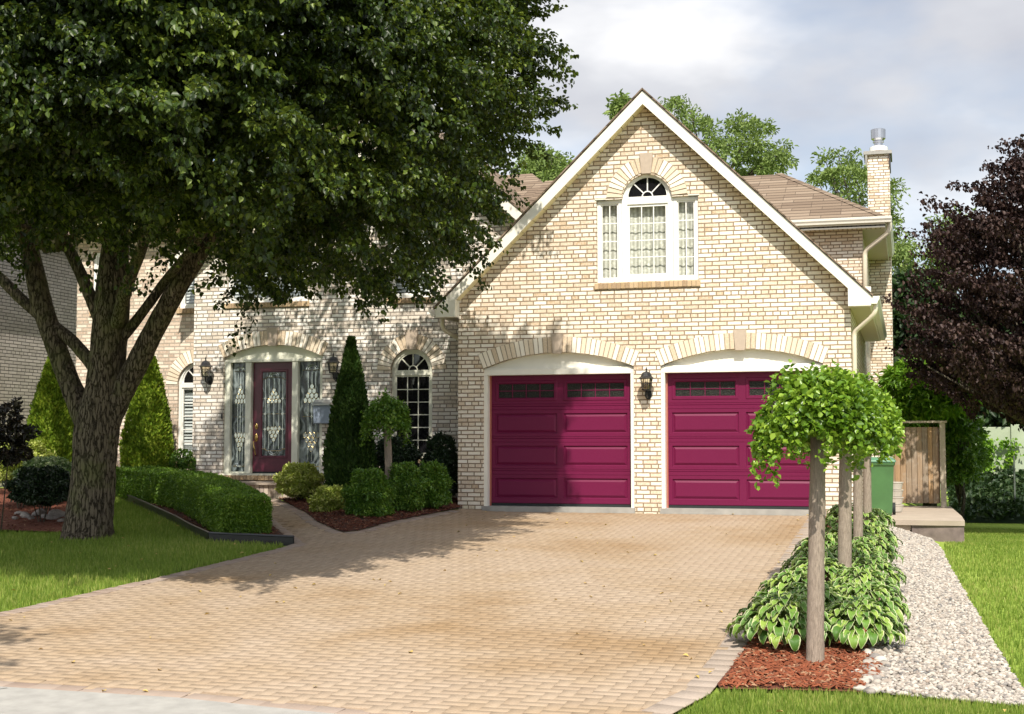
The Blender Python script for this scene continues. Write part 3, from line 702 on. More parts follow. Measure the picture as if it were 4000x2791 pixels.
# entry block
EYW = 22.6
ehs = []
ed = (-11.95, -10.0, 1.20, 3.30)
earc, _ = seg_arc((ed[0]+ed[1])/2, ed[3], (ed[1]-ed[0])/2, .225, 20)
ehs.append([(ed[0], ed[2])]+earc+[(ed[1], ed[2])])
aw = (-8.70, -7.93, 1.50, 3.03); acx = (aw[0]+aw[1])/2; ar = (aw[1]-aw[0])/2
aarc = [(acx-ar*math.cos(t), aw[3]+ar*math.sin(t)) for t in np.linspace(0, math.pi, 20)]
ehs.append([(aw[0], aw[2])]+aarc+[(aw[1], aw[2])])
up2 = [(-11.9, -10.3, 4.30, 5.55), (-8.75, -7.95, 4.30, 5.55)]
for u in up2: ehs.append([(u[0],u[2]),(u[0],u[3]),(u[1],u[3]),(u[1],u[2])])
GCX = -9.2; GA = 8.20
def tz(x): return GA-.85*abs(x-GCX)
ewall = [(-12.56,.6),(-12.56,tz(-12.56)-.15),(GCX,GA-.15),(-5.9,tz(-5.9)-.15),(-5.9,4.2),(-7.0,3.6),(-7.0,.6)]
e = facesurf(ewall, EYW, ehs)
for h in ehs: reveals(e, h, EYW, EYW+.18)
e.build('entry_wall', 'brick_entry_shade', H)
MB().face([(-12.56,EYW,.6),(-12.56,EYW,5.3),(-12.56,23.25,5.3),(-12.56,23.25,.6)]).build('entry_return_wall', 'brick_entry_shade', H)
voussoirs(H, (ed[0]+ed[1])/2, ed[3], (ed[1]-ed[0])/2, .225, .26, EYW, .19, .33)
voussoirs(H, acx, aw[3], ar, ar*.98, .26, EYW, .2, .34)
# entry gable trim + roof
MB().prism([(GCX,GA),(GCX,GA-.22),(-5.75,tz(-5.75)-.22),(-5.75,tz(-5.75))], EYW-.35, EYW-.32).prism([(GCX-.001,GA),(GCX-.001,GA-.22),(-12.9,tz(-12.9)-.22),(-12.9,tz(-12.9))], EYW-.35, EYW-.32).split('rake_board', 'trim', H)
MB().face([(GCX,EYW-.32,GA-.17),(-5.75,EYW-.32,tz(-5.75)-.17),(-5.75,EYW,tz(-5.75)-.17),(GCX,EYW,GA-.17)]).face([(GCX,EYW-.32,GA-.17),(-12.9,EYW-.32,tz(-12.9)-.17),(-12.9,EYW,tz(-12.9)-.17),(GCX,EYW,GA-.17)]).build('rake_soffit', 'soffit_plain', H)
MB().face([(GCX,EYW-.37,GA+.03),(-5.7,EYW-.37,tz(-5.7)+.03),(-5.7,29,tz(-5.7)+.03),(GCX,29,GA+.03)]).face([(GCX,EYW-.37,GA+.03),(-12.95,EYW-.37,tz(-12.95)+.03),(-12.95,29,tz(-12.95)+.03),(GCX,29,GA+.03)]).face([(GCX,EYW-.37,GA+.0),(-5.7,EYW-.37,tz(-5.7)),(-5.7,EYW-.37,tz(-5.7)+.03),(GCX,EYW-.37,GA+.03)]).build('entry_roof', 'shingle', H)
# left block behind with its hip
lr = MB(); a0 = (-16.2,25.0,6.0); a1 = (-5.9,25.0,6.0); r0 = (-14,28.6,7.62); r1 = (-7.75,28.6,7.62); b0 = (-16.2,32,6.0); b1 = (-5.9,32,6.0)
lr.face([a0,a1,r1,r0]).face([a1,b1,r1]).face([r0,r1,b1,b0]).face([b0,a0,r0]).face([(-7.2,27.6,7.24),(-5.6,27.6,7.24),(-5.6,26.3,6.6),(-7.2,26.3,6.6)])
lr.build('rear_hip_roof', 'shingle', H)
# bay left of entry
LY = 23.2
bw_ = [(-13.22, -12.36, 1.42, 2.86), (-13.22, -12.4, 4.30, 5.45), (-15.15, -14.5, 1.35, 3.0), (-15.1, -14.4, 4.30, 5.45)]
hb = []
c3 = (bw_[0][0]+bw_[0][1])/2; r3_ = (bw_[0][1]-bw_[0][0])/2
hb.append([(bw_[0][0], bw_[0][2])]+[(c3-r3_*math.cos(t), bw_[0][3]+r3_*math.sin(t)) for t in np.linspace(0, math.pi, 18)]+[(bw_[0][1], bw_[0][2])])
for u in bw_[1:]: hb.append([(u[0],u[2]),(u[0],u[3]),(u[1],u[3]),(u[1],u[2])])
e2 = facesurf([(-15.43,.6),(-15.43,6.0),(-12.1,6.0),(-12.1,.6)], LY, hb)
for h in hb: reveals(e2, h, LY, LY+.16)
e2.build('bay_wall', 'brick_salmon', H)
MB().face([(-15.43,LY,.6),(-15.43,LY,6),(-15.43,32,6),(-15.43,32,.6)]).build('left_side_wall', 'brick_salmon', H)
MB().box(-16.0, -12.5, LY-.45, LY, 5.9, 5.93).box(-16.0, -12.95, LY-.47, LY-.45, 5.87, 6.05).build('bay_soffit', 'soffit_plain', H)
MB().face([(-16,LY-.5,6.05),(-12.4,LY-.5,6.05),(-12.4,28,8.2),(-16,28,8.2)]).build('bay_roof', 'shingle', H)
voussoirs(H, c3, bw_[0][3], r3_, r3_*.98, .25, LY, .001, .0001, name='brick_arch')
def blinds(a0, a1, b0, b1, Y, o):
    m = MB(); n = int((b1-b0)/.05)
    for i in range(n): z = b0+(b1-b0)*(i+.5)/n; m.face([(a0,Y-.0165+.001,z-.018),(a1,Y-.0155,z-.018),(a1,Y-.0175,z+.018),(a0,Y-.0175,z+.018)])
window(H, 'window', bw_[0][0]+.005, bw_[0][1]-.005, bw_[0][2], bw_[0][3], LY+.10, .06, 3, 5, 'glass_clear'); fan(H, c3, bw_[0][3]+.03, r3_-.004, LY+.10, .06)
for u in bw_[1:]: window(H, 'window', u[0]+.005, u[1]-.005, u[2]+.005, u[3]-.005, LY+.10, .06, 2, 3, 'glass_clear')
for YY_, ws in ((LY, bw_), (EYW+.01, up2)):
    for u in ws:
        bl = MB(); n = int((u[3]-u[2]-.1)/.06)
        for i in range(n): z = u[2]+.06+i*.06; bl.face([(u[0]+.05,YY_+.125,z),(u[1]-.05,YY_+.125,z),(u[1]-.05,YY_+.15,z+.05),(u[0]+.05,YY_+.15,z+.05)])
        bl.build('blind', 'blind', H)
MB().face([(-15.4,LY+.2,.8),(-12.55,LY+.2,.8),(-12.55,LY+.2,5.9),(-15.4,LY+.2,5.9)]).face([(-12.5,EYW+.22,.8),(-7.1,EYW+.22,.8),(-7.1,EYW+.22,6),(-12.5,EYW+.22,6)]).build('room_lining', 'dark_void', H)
for u in bw_[:1]+bw_[1:]: sill(u[0]-.04, u[1]+.04, u[2]-.004, LY, .09)
for u in up2:
    window(H, 'window', u[0]+.005, u[1]-.005, u[2]+.005, u[3]-.005, EYW+.11, .06, 3 if u[1]-u[0] > 1 else 2, 3, 'glass_clear'); sill(u[0]-.04, u[1]+.04, u[2]-.004, EYW, .09)
# arched window
window(H, 'window', aw[0]+.005, aw[1]-.005, aw[2]+.005, aw[3]-.035, EYW+.11, .055, 3, 6, 'glass_dark', 'trim_entry'); fan(H, acx, aw[3]-.004, ar-.004, EYW+.11, .06, 'trim_entry')
sill(aw[0]-.04, aw[1]+.04, aw[2]-.004, EYW, .09)
# entry door set
ex0, ex1, ez0, ez1 = ed[0]+.004, ed[1]-.004, 1.215, 3.262
EF = EYW+.05
MB().prism([(p[0], max(p[1], ez1+.012)) for p in earc]+[(ex1, ez1+.01), (ex0, ez1+.01)], EF+.04, EF+.06).build('arch_board', 'trim_entry', H)
fr = MB(); post = [ex0, ex0+.09, -11.50, -11.41, -10.60, -10.50, ex1-.07, ex1]
posts = [(ex0, ex0+.115), (-11.53, -11.415), (-10.61, -10.49), (ex1-.06, ex1)]
for a, b in posts: fr.bbox(a, b, EF-.01, EF+.12, ez0, ez1-.045, .006)
fr.bbox(ex0, ex1, EF-.02, EF+.12, ez1-.043, ez1+.009); fr.box(ex0-.03, ex1+.03, EF-.06, EF+.12, ez0-.035, ez0-.003)
fr.build('door_frame', 'trim_entry', H)
sill(ex0-.06, ex1+.06, ez0-.037, EYW, .085, .05)
dx0, dx1 = -11.405, -10.620; DY = EF+.07
gx0, gx1, gz0, gz1 = dx0+.165, dx1-.13, ez0+.30, 3.215-.16
dm = facesurf([(dx0,ez0+.03),(dx0,3.216),(dx1,3.216),(dx1,ez0+.03)], DY, [[(gx0,gz0),(gx0,gz1),(gx1,gz1),(gx1,gz0)]])
for (i0,d0),(i1,d1) in (((-.03,0),(-.02,-.014)),((-.02,-.014),(.004,-.014)),((.004,-.014),(.018,.006))):
    A = [(gx0+i0,DY+d0,gz0+i0),(gx1-i0,DY+d0,gz0+i0),(gx1-i0,DY+d0,gz1-i0),(gx0+i0,DY+d0,gz1-i0)]; B = [(gx0+i1,DY+d1,gz0+i1),(gx1-i1,DY+d1,gz0+i1),(gx1-i1,DY+d1,gz1-i1),(gx0+i1,DY+d1,gz1-i1)]
    for k in range(4): dm.face([A[k],A[(k+1)%4],B[(k+1)%4],B[k]])
ED = dm.build('entry_door', 'entry_red', H)
MB().box(dx0, dx1, DY-.005, DY+.02, ez0, ez0+.028).build('door_sweep', 'rubber', ED)
gp = MB().box(gx0, gx1, DY+.006, DY+.010, gz0, gz1).build('leaded_glass', 'glass_leaded', ED)
def ornament(cx, zt, w, h, Y, up=True):   # bevelled petals outlined in brass
    m = MB(); b = MB(); s = 1 if up else -1; rows = 4
    for r in range(rows):
        k = [1, 2, 3, 4][r] if h > .2 else [1, 2, 2, 1][r]
        for i in range(k):
            x = cx+(i-(k-1)/2)*w/4.2; z = zt-s*h*(r+.5)/rows; a, c = w/9, h/rows*.62
            q = [(x, z+c), (x-a, z+c*.2), (x-a*.7, z-c*.7), (x, z-c), (x+a*.7, z-c*.7), (x+a, z+c*.2)]
            m.prism([(cx+(p[0]-cx), p[1]) for p in q], Y-.008, Y)
            q.append(q[0]); b.tube([(p[0], Y-.009, p[1]) for p in q], .0035, 4)
    return m, b
def leaded(x0, x1, z0, z1, Y, parent, wide):
    cx = (x0+x1)/2; w = x1-x0; h = z1-z0; m, b = MB(), MB()
    def add(p):
        for src, dst in ((p[0], m), (p[1], b)):
            o_ = len(dst.v); dst.v += src.v; dst.f += [tuple(i+o_ for i in q) for q in src.f]
    vs = [x0+w*k for k in ((.15, .3, .5, .7, .85) if wide else (.3, .5, .7))]
    for x in vs: m.box(x-.004, x+.004, Y-.006, Y, z0+.09*h, z1-.09*h)
    hz = [z0+h*k for k in ((.32, .5, .68) if wide else (.5, .04, .93))]
    for z in hz: b.tube([(x0,Y-.006,z),(x1,Y-.006,z)], .004, 5)
    for z in hz[:3 if wide else 1]:
        for x in ([vs[0], vs[2], vs[4]] if wide else [vs[1]]):
            for dx, dz in ((-.013,0),(.013,0),(0,.013),(0,-.013)): m.box(x+dx-.009, x+dx+.009, Y-.012, Y, z+dz-.009, z+dz+.009)
    add(ornament(cx, z0+h*.80, w*(.62 if wide else .95), h*.17, Y, True)); add(ornament(cx, z0+h*.18, w*(.62 if wide else .95), h*.17, Y, False))
    for zz, s in ((z1-.055*h, 1), (z0+.055*h, -1)):
        for rr in (.20*w, .13*w) if wide else (.3*w, .2*w):
            m.tube([(cx-rr*math.cos(t), Y-.006, zz-s*.02+s*rr*math.sin(t)*.8) for t in np.linspace(0, math.pi, 12)], .010, 5)
        if wide:
            b.tube([(x0,Y-.006,zz-s*.055),(x0+.14*w,Y-.006,zz-s*.055),(x0+.22*w,Y-.006,zz-s*.02),(x1-.22*w,Y-.006,zz-s*.02),(x1-.14*w,Y-.006,zz-s*.055),(x1,Y-.006,zz-s*.055)], .006, 5)
    m.build('bevel_pieces', 'bevel_glass', parent); b.build('brass_came', 'lead', parent)
leaded(gx0, gx1, gz0, gz1, DY+.006, ED, True)
for x0, x1 in ((posts[0][1], posts[1][0]), (posts[2][1], posts[3][0])):
    sl_ = MB().box(x0, x1, EF+.075, EF+.08, ez0+.03, ez1-.045).build('side_light', 'glass_leaded', H); leaded(x0+.005+(x1-x0)*.12, x1-.005, ez0+.05, ez1-.06, EF+.074, sl_, False)
    MB().box(x0, x1, EF+.03, EF+.1, ez0, ez0+.028).build('side_sill', 'trim_entry', H)
# door hardware
hx = dx0+.07
MB().lathe([(.001,-.012),(.032,-.010),(.034,0),(.02,.004)], (0,0,0), 12).build('tmp', 'brass', None)
bpy.data.objects.remove(bpy.data.objects['tmp'])
hw = MB(); 
for zc, rr, hh in ((2.06, .032, .055), (1.86, .034, .075)):
    hw.prism([(hx+rr*math.cos(t), zc+hh*math.sin(t)) for t in np.linspace(0, 2*math.pi, 16, endpoint=False)], DY-.014, DY+.002)
    hw.tube([(hx, DY-.012, zc), (hx, DY-.04, zc)], [.02, .014], 8)
hw.tube([(hx-.01,DY-.02,1.80),(hx-.03,DY-.06,1.77),(hx-.01,DY-.07,1.68),(hx+.005,DY-.05,1.57),(hx,DY-.015,1.53)], [.010,.012,.012,.010,.012], 8)
hw.build('door_handle', 'brass', ED, True)
MB().bbox(ed[0]-.03, ed[0]-.005, EYW-.02, EYW-.001, 2.20, 2.29).build('doorbell', 'black_metal', H)
# porch step
st = MB().prism([(-12.15,21.75),(-9.35,21.75),(-9.25,22.59),(-12.3,22.59)], 1.035, 1.075, 'z').build('porch_step', 'slab_concrete', H)
sb = MB(); n = 30
for i in range(n):
    a = -12.05+2.65*i/n; sb.bbox(a+.004, a+2.65/n-.004, 21.80, 21.88, .80, 1.033)
sb.box(-12.03, -9.42, 21.86, 22.58, .75, 1.03); sb.build('step_riser', 'step_brick', st)

# ------------------------------------------------------------------ wall lanterns
def lantern(base, side, label, mirror=False):
    # base: centre of back plate on the wall, side: outward unit vector (x,y)
    L = thing('wall_lantern', base, label, 'lantern', 'black carriage lanterns on the brick walls')
    ang = math.atan2(side[1], side[0])
    def place(o):
        o.matrix_parent_inverse = Matrix.Identity(4)
        return o
    def B(mb, name, mat, par=L, sm=False):
        c, s = math.cos(ang), math.sin(ang); mb.v = [(v[0]*c-v[1]*s, v[0]*s+v[1]*c, v[2]) for v in mb.v]
        o = mb.build(name, mat, par, sm); o.matrix_parent_inverse = Matrix.Identity(4); return o
    # local: x outward, z up; lamp centre
    lx, lz = .17, .13
    m = MB(); m.prism([(.055*math.cos(t), .085*math.sin(t)) for t in np.linspace(0, 2*math.pi, 18, endpoint=False)], .0, .022, 'x')
    m.prism([(.042*math.cos(t), .068*math.sin(t)) for t in np.linspace(0, 2*math.pi, 18, endpoint=False)], .022, .034, 'x'); B(m, 'back_plate', 'black_metal')
    m = MB(); m.tube([(.03,0,-.03),(.08,0,-.055),(.13,0,-.045),(.17,0,0),(lx,0,.045)], [.012,.011,.011,.013,.016], 8)
    m.tube([(.03,0,.0),(.07,0,-.03),(.1,0,-.05)], [.008,.008,.006], 6); m.lathe([(.002,-.075),(.011,-.06),(.008,-.045),(.016,-.03),(.012,0)], (lx,0,.03), 8); B(m, 'arm', 'black_metal', sm=True)
    m = MB(); m.lathe([(.02,-.115),(.07,-.105),(.074,-.09),(.068,-.088)], (lx,0,lz+.03), 8, rot=.39); B(m, 'lantern_base', 'black_metal'); m = MB(); m.lathe([(.115,.055),(.135,.05),(.09,.085),(.078,.12),(.06,.145),(.03,.158),(.012,.165),(.010,.185),(.018,.195),(.010,.21),(.003,.235)], (lx,0,lz+.06), 8, rot=.39); B(m, 'lantern_roof', 'black_metal')
    gl = MB(); gl.lathe([(.066,-.085),(.098,.105)], (lx,0,lz+.025), 8, rot=.39); B(gl, 'lantern_glass', 'lantern_glass')
    fr_ = MB()
    for i in range(8):
        a = i*math.pi/4+.39; fr_.tube([(lx+.068*math.cos(a), .068*math.sin(a), lz-.06), (lx+.100*math.cos(a), .100*math.sin(a), lz+.13)], .0042, 4)
        am = a+math.pi/8; 
        for (rr, zz, q) in ((.079, .02, .016), (.083, .045, .016), (.079, .02, -.016)):
            cx_, cy_ = lx+rr*math.cos(am)-q*math.sin(am), rr*math.sin(am)+q*math.cos(am)
            fr_.tube([(cx_-.015*math.sin(am)*math.cos(t), cy_+.015*math.cos(am)*math.cos(t), lz+zz+.017*math.sin(t)) for t in np.linspace(0, 6.283, 9)], .0024, 4)
    B(fr_, 'cage', 'black_metal')
    return L
lantern((-3.93, GY, 2.52), (0, -1), 'black carriage lantern on the brick pier between the two crimson garage doors')
lantern((-12.22, EYW, 2.90), (0, -1), 'black carriage lantern on the wall left of the maroon front door')
lantern((-9.72, EYW, 2.93), (0, -1), 'black carriage lantern right of the front door, above the grey mailbox')
lantern((XR-.01, 29.0, 2.66), (1, 0), 'black carriage lantern on the shaded side wall, seen past the topiary leaves')
# mailbox
mbx = thing('mailbox', (-9.93, EYW, 2.2), 'blue grey metal mailbox fixed to the brick beside the front door', 'mailbox')
MB().bbox(-10.115, -9.79, EYW-.13, EYW-.002, 2.10, 2.42, .012).build('box_body', 'mailbox', mbx)
MB().prism([(EYW-.16,2.423),(EYW-.16,2.445),(EYW-.003,2.53),(EYW-.003,2.423)], -10.13, -9.775, 'x').build('lid', 'mailbox_hood', mbx)
# ------------------------------------------------------------------ neighbour house
NB = thing('neighbor_house', (-23, 25, .6), 'grey brick neighbouring house whose shaded side wall shows past the big tree', 'house')
MB().box(-28, -19.15, 19.5, 32, .4, 6.6).build('wall', 'brick_neighbor', NB)
MB().prism([(-28.6,6.6),(-18.6,6.6),(-23.6,9.6)], 19, 32.5).build('roof', 'shingle', NB)
MB().tube([(-19.13,25.45,.9),(-19.13,25.5,6.4)], .02, 6).build('cable', 'vinyl', NB)

# ------------------------------------------------------------------ ground
def gridmesh(name, xs, ys, dz, mat):
    V = [(x, y, g(x, y)+dz) for y in ys for x in xs]; nx = len(xs)
    Fq = [(j*nx+i, j*nx+i+1, (j+1)*nx+i+1, (j+1)*nx+i) for j in range(len(ys)-1) for i in range(nx-1)]
    return npmesh(name, V, [np.array(Fq)], mat, None, True)
xs = list(np.arange(-400, -30, 20))+list(np.arange(-30, -18, 2))+list(np.arange(-18, 6, .4))+list(np.arange(6, 30, 3))+list(np.arange(30, 401, 20))
ys = list(np.arange(-60, -5, 5))+list(np.arange(-5, 7, 1))+list(np.arange(7, 30, .4))+list(np.arange(30, 60, 3))+list(np.arange(60, 501, 20))
tag(gridmesh('lawn', xs, ys, -.03, 'lawn_ground'), kind='structure')
def inpoly(x, y, poly):
    c = False; n = len(poly); j = n-1
    for i in range(n):
        if (poly[i][1] > y) != (poly[j][1] > y) and x < (poly[j][0]-poly[i][0])*(y-poly[i][1])/(poly[j][1]-poly[i][1])+poly[i][0]: c = not c
        j = i
    return c
def segd(x, y, poly, closed=True):
    best = 1e9; n = len(poly)
    for i in range(n if closed else n-1):
        ax, ay = poly[i]; bx, by = poly[(i+1)%n]; dx, dy = bx-ax, by-ay; t = ((x-ax)*dx+(y-ay)*dy)/(dx*dx+dy*dy+1e-12); t = max(0, min(1, t))
        best = min(best, math.hypot(x-ax-t*dx, y-ay-t*dy))
    return best
def sheet(name, poly, dz, mat, step=.4, kind='structure', hump=0):
    x0, x1 = min(p[0] for p in poly), max(p[0] for p in poly); y0, y1 = min(p[1] for p in poly), max(p[1] for p in poly)
    pts = []
    dens = []
    n = len(poly)
    for i in range(n):
        a, b = poly[i], poly[(i+1)%n]; k = max(1, int(math.hypot(b[0]-a[0], b[1]-a[1])/step))
        dens += [(a[0]+(b[0]-a[0])*t/k, a[1]+(b[1]-a[1])*t/k) for t in range(k)]
    pts = [Vector(p) for p in dens]; ed_ = [(i, (i+1) % len(dens)) for i in range(len(dens))]
    x = x0
    while x < x1:
        y = y0
        while y < y1:
            if inpoly(x, y, poly) and segd(x, y, poly) > step*.4: pts.append(Vector((x+R.uniform(-.02,.02), y)))
            y += step
        x += step
    r = geometry.delaunay_2d_cdt(pts, ed_, [list(range(len(dens)))], 1, 1e-5)
    mb = MB(); mb.v = [(p.x, p.y, g(p.x, p.y)+dz+(hump*ss(segd(p.x, p.y, poly)/.6) if hump else 0)) for p in r[0]]; mb.f = [tuple(f) for f in r[2]]
    o = mb.build(name, mat, None, True); tag(o, kind=kind); return o
drive = [(-9.6,8.50),(-7.6,8.5),(-6.15,8.42),(-4.73,8.39),(-3.54,8.21),(-1.9,7.95),(-1.46,8.3),(-1.46,8.68),(-1.30,9.3),(-1.25,10.6),(-1.25,21.44),(-6.9,21.44),(-7.03,20.93),(-7.16,20.0),(-7.32,19.0),(-7.39,18.0),(-7.52,17.75),
         (-7.8,18.05),(-8.35,18.75),(-8.95,19.7),(-9.8,20.85),(-10.5,21.78),(-11.9,21.78),(-11.25,21.9),(-10.95,21.5),(-9.95,19.96),(-8.91,18.37),(-7.72,16.62),(-7.94,13.48),(-8.2,11.16),(-8.6,10),(-9.6,9.2)]
drive = [p for p in drive if p != (-11.9,21.78)]
sheet('driveway', drive, -.0055, 'joint', .25)
ledge = [(-9.6,9.2),(-8.6,10),(-8.2,11.16),(-7.94,13.48),(-7.72,16.62)]
redge = [(-1.46,8.1),(-1.46,8.68),(-1.30,9.3),(-1.25,10.6),(-1.25,21.3)]
fedge = [(-9.6,8.50),(-7.6,8.5),(-6.15,8.42),(-4.73,8.39),(-3.54,8.21),(-1.9,7.95)]
bedge = [(-7.03,20.93),(-7.16,20.0),(-7.32,19.0),(-7.39,18.0),(-7.52,17.75),(-7.8,18.05),(-8.35,18.75),(-8.95,19.7),(-9.8,20.85),(-10.5,21.78)]
hedgee = [(-11.25,21.9),(-10.95,21.5),(-9.95,19.96),(-8.91,18.37),(-7.72,16.62)]
def paverset(quads, name, mat, gap=.004, ch=.004, jit=.0015):
    V = []; A = []
    for q in quads:
        cx = sum(p[0] for p in q)/4; cy = sum(p[1] for p in q)/4; b = len(V); dz = R.uniform(-jit, jit)
        for s, z in ((ch+gap, 0), (gap, -.0025), (gap, -.007)):
            for p in q:
                d = math.hypot(p[0]-cx, p[1]-cy); k = 1-s*1.41/d; x, y = cx+(p[0]-cx)*k, cy+(p[1]-cy)*k; V.append((x, y, g(x, y)+z+dz))
        A.append((b,b+1,b+2,b+3))
        for i in range(4):
            j = (i+1) % 4; A.append((b+4+i,b+4+j,b+j,b+i)); A.append((b+8+i,b+8+j,b+4+j,b+4+i))
    return npmesh(name, V, [np.array(A)], mat)
U = .1; qs = []
for ix in range(-125, 0):
    for iy in range(70, 225):
        k = (ix-iy) % 4; x, y = ix*U+.03, iy*U
        if k == 0: q = [(x,y),(x+2*U,y),(x+2*U,y+U),(x,y+U)]
        elif k == 3: q = [(x,y),(x+U,y),(x+U,y+2*U),(x,y+2*U)]
        else: continue
        cx, cy = (q[0][0]+q[2][0])/2, (q[0][1]+q[2][1])/2
        if cx < -11.4 or not inpoly(cx, cy, drive): continue
        if min(segd(cx, cy, e_, False) for e_ in (ledge, redge, fedge, bedge, hedgee[2:])) < .19: continue
        qs.append(q)
tag(paverset(qs, 'paving', 'paver', gap=.0010, ch=.0018, jit=.0008), kind='structure')
def borderq(line, w, step=.1, side=1):
    out = []; acc = []
    for (a, b) in zip(line[:-1], line[1:]):
        L_ = math.hypot(b[0]-a[0], b[1]-a[1]); n = max(1, round(L_/step)); dx, dy = (b[0]-a[0])/L_, (b[1]-a[1])/L_; nx, ny = -dy*side*w, dx*side*w
        for i in range(n):
            p0 = (a[0]+dx*L_*i/n, a[1]+dy*L_*i/n); p1 = (a[0]+dx*L_*(i+1)/n, a[1]+dy*L_*(i+1)/n)
            out.append([p0, p1, (p1[0]+nx, p1[1]+ny), (p0[0]+nx, p0[1]+ny)])
    return out
tag(paverset(borderq(redge, .2, .2, 1), 'paving_border', 'paver_edge', gap=.0015, ch=.002, jit=.002), kind='structure')
bq = borderq(ledge, .2, .1, -1)+borderq(fedge, .16, .2, 1)+borderq(bedge, .17, .12, 1)+borderq(hedgee[1:], .12, .12, 1)
tag(paverset(bq, 'paving_border', 'paver_border', gap=.002, jit=.004), kind='structure')
sheet('road', [(-40,-20),(30,-20),(30,6.2),(-40,6.2)], -.002, 'asphalt', 4)
sheet('concrete_apron', [(-14,8.46),(-7.6,8.47),(-6.15,8.40),(-4.73,8.37),(-3.54,8.19),(-1.9,7.93),(-.5,7.7),(6,7.7),(6,6.25),(-14,6.25)], .008, 'concrete', .5)
m = MB()
for a, b in (((-6.05,8.36),(-6.3,8.0)),((-6.3,8.0),(-6.38,7.4)),((-6.38,7.4),(-6.6,6.4)),((-3.0,8.05),(-3.05,6.4))):
    m.face([(a[0]-.006,a[1],g(*a)+.0125),(a[0]+.006,a[1],g(*a)+.0125),(b[0]+.006,b[1],g(*b)+.0125),(b[0]-.006,b[1],g(*b)+.0125)])
tag(m.build('apron_crack', 'rubber'), kind='structure')
# mulch beds
bed = [(-7.03,21.0),(-7.16,20.0),(-7.32,19.0),(-7.39,18.0),(-7.52,17.75),(-7.8,18.05),(-8.35,18.75),(-8.95,19.7),(-9.8,20.85),(-10.4,21.72),(-9.3,21.7),(-9.2,22.59),(-7.0,22.59),(-7.0,21.5)]
sheet('mulch_bed', bed, .003, 'soil_dark', .3, hump=.05)
hbed = [(-7.73,16.6),(-8.3,16.68),(-9.05,16.78),(-10.5,18.43),(-11.97,20.05),(-13.6,21.8),(-13.6,23.15),(-12.57,23.15),(-12.57,22.55),(-12.25,22.55),(-11.3,21.9),(-10.95,21.5),(-9.95,19.96),(-8.91,18.37)]
sheet('hedge_bed', hbed, .003, 'soil_dark', .3)
lbed = [(-17,17.6),(-11.65,17.2),(-11.5,18.2),(-12.2,19.4),(-13.9,20.9),(-13.7,23),(-18,24.5),(-19,19)]
sheet('left_bed', lbed, .006, 'soil_red', .4)
rbed = [(-1.25,9.45),(-.3,9.6),(-.27,12),(-.3,16),(-.35,19.5),(-.42,21.9),(-.8,21.9),(-.8,21.45),(-1.24,21.44),(-1.24,10.6),(-1.29,9.6)]
sheet('mulch_strip', rbed, .0, 'soil_red', .25)
gvp = [(-.27,9.62),(.35,9.5),(.72,9.44),(.695,10.4),(.62,12.5),(.55,15),(.45,18.2),(.42,20),(.30,21.6),(.05,21.95),(-.42,21.95),(-.35,19.5),(-.3,16),(-.27,12)]
sheet('gravel_base', gvp, -.005, 'grit', .3)
def rand_in(poly, n):
    x0, x1 = min(p[0] for p in poly), max(p[0] for p in poly); y0, y1 = min(p[1] for p in poly), max(p[1] for p in poly); out = []
    while len(out) < n:
        x, y = R.uniform(x0, x1), R.uniform(y0, y1)
        if inpoly(x, y, poly): out.append((x, y))
    return out
import bmesh
def ico(sub=1):
    bm = bmesh.new(); bmesh.ops.create_icosphere(bm, subdivisions=sub, radius=1); V = np.array([v.co[:] for v in bm.verts]); Fq = np.array([[v.index for v in f.verts] for f in bm.faces]); bm.free(); return V, Fq
rng = np.random.default_rng(5)
IV1 = ico(1)
IV, IF = ico(2)
def rocks(name, pts, smin, smax, mat, lift=.25, geo=None):
    IV, IF = geo or (globals()['IV'], globals()['IF']); n = len(pts); k = len(IV)
    s = rng.uniform(smin, smax, (n, 1))*np.stack([rng.uniform(.8, 1.5, n), rng.uniform(.7, 1.2, n), rng.uniform(.5, .8, n)], 1)
    noi = 1+.12*rng.standard_normal((n, k, 1)); noi = .5*noi+.5*(1+.18*np.sin(IV[None,:,:1]*2.3+rng.uniform(0,6,(n,1,1)))*np.cos(IV[None,:,1:2]*2.1+rng.uniform(0,6,(n,1,1))))
    a = rng.uniform(0, 6.28, n); c, si = np.cos(a)[:,None], np.sin(a)[:,None]
    V = IV[None]*noi*s[:,None,:]; X = V[...,0]*c-V[...,1]*si; Y = V[...,0]*si+V[...,1]*c
    base = np.array([(p[0], p[1], g(p[0], p[1])) for p in pts]); tl = rng.normal(0, .18, (n,1))
    V = np.stack([X+base[:,:1], Y+base[:,1:2], V[...,2]+X*tl+base[:,2:3]+s[:,2:3]*lift], -1).reshape(-1, 3)
    Fq = (IF[None]+(np.arange(n)*k)[:,None,None]).reshape(-1, 3)
    return npmesh(name, V, [Fq], mat, None, True)
gp_ = rand_in(gvp, 19000)
tag(rocks('river_gravel', gp_, .009, .023, 'stone', .35, IV1), kind='stuff')
tag(rocks('river_pebbles', [(R.gauss(-.27, .06), R.uniform(9.55, 13.5)) for _ in range(160)], .025, .045, 'stone', .5), kind='stuff')
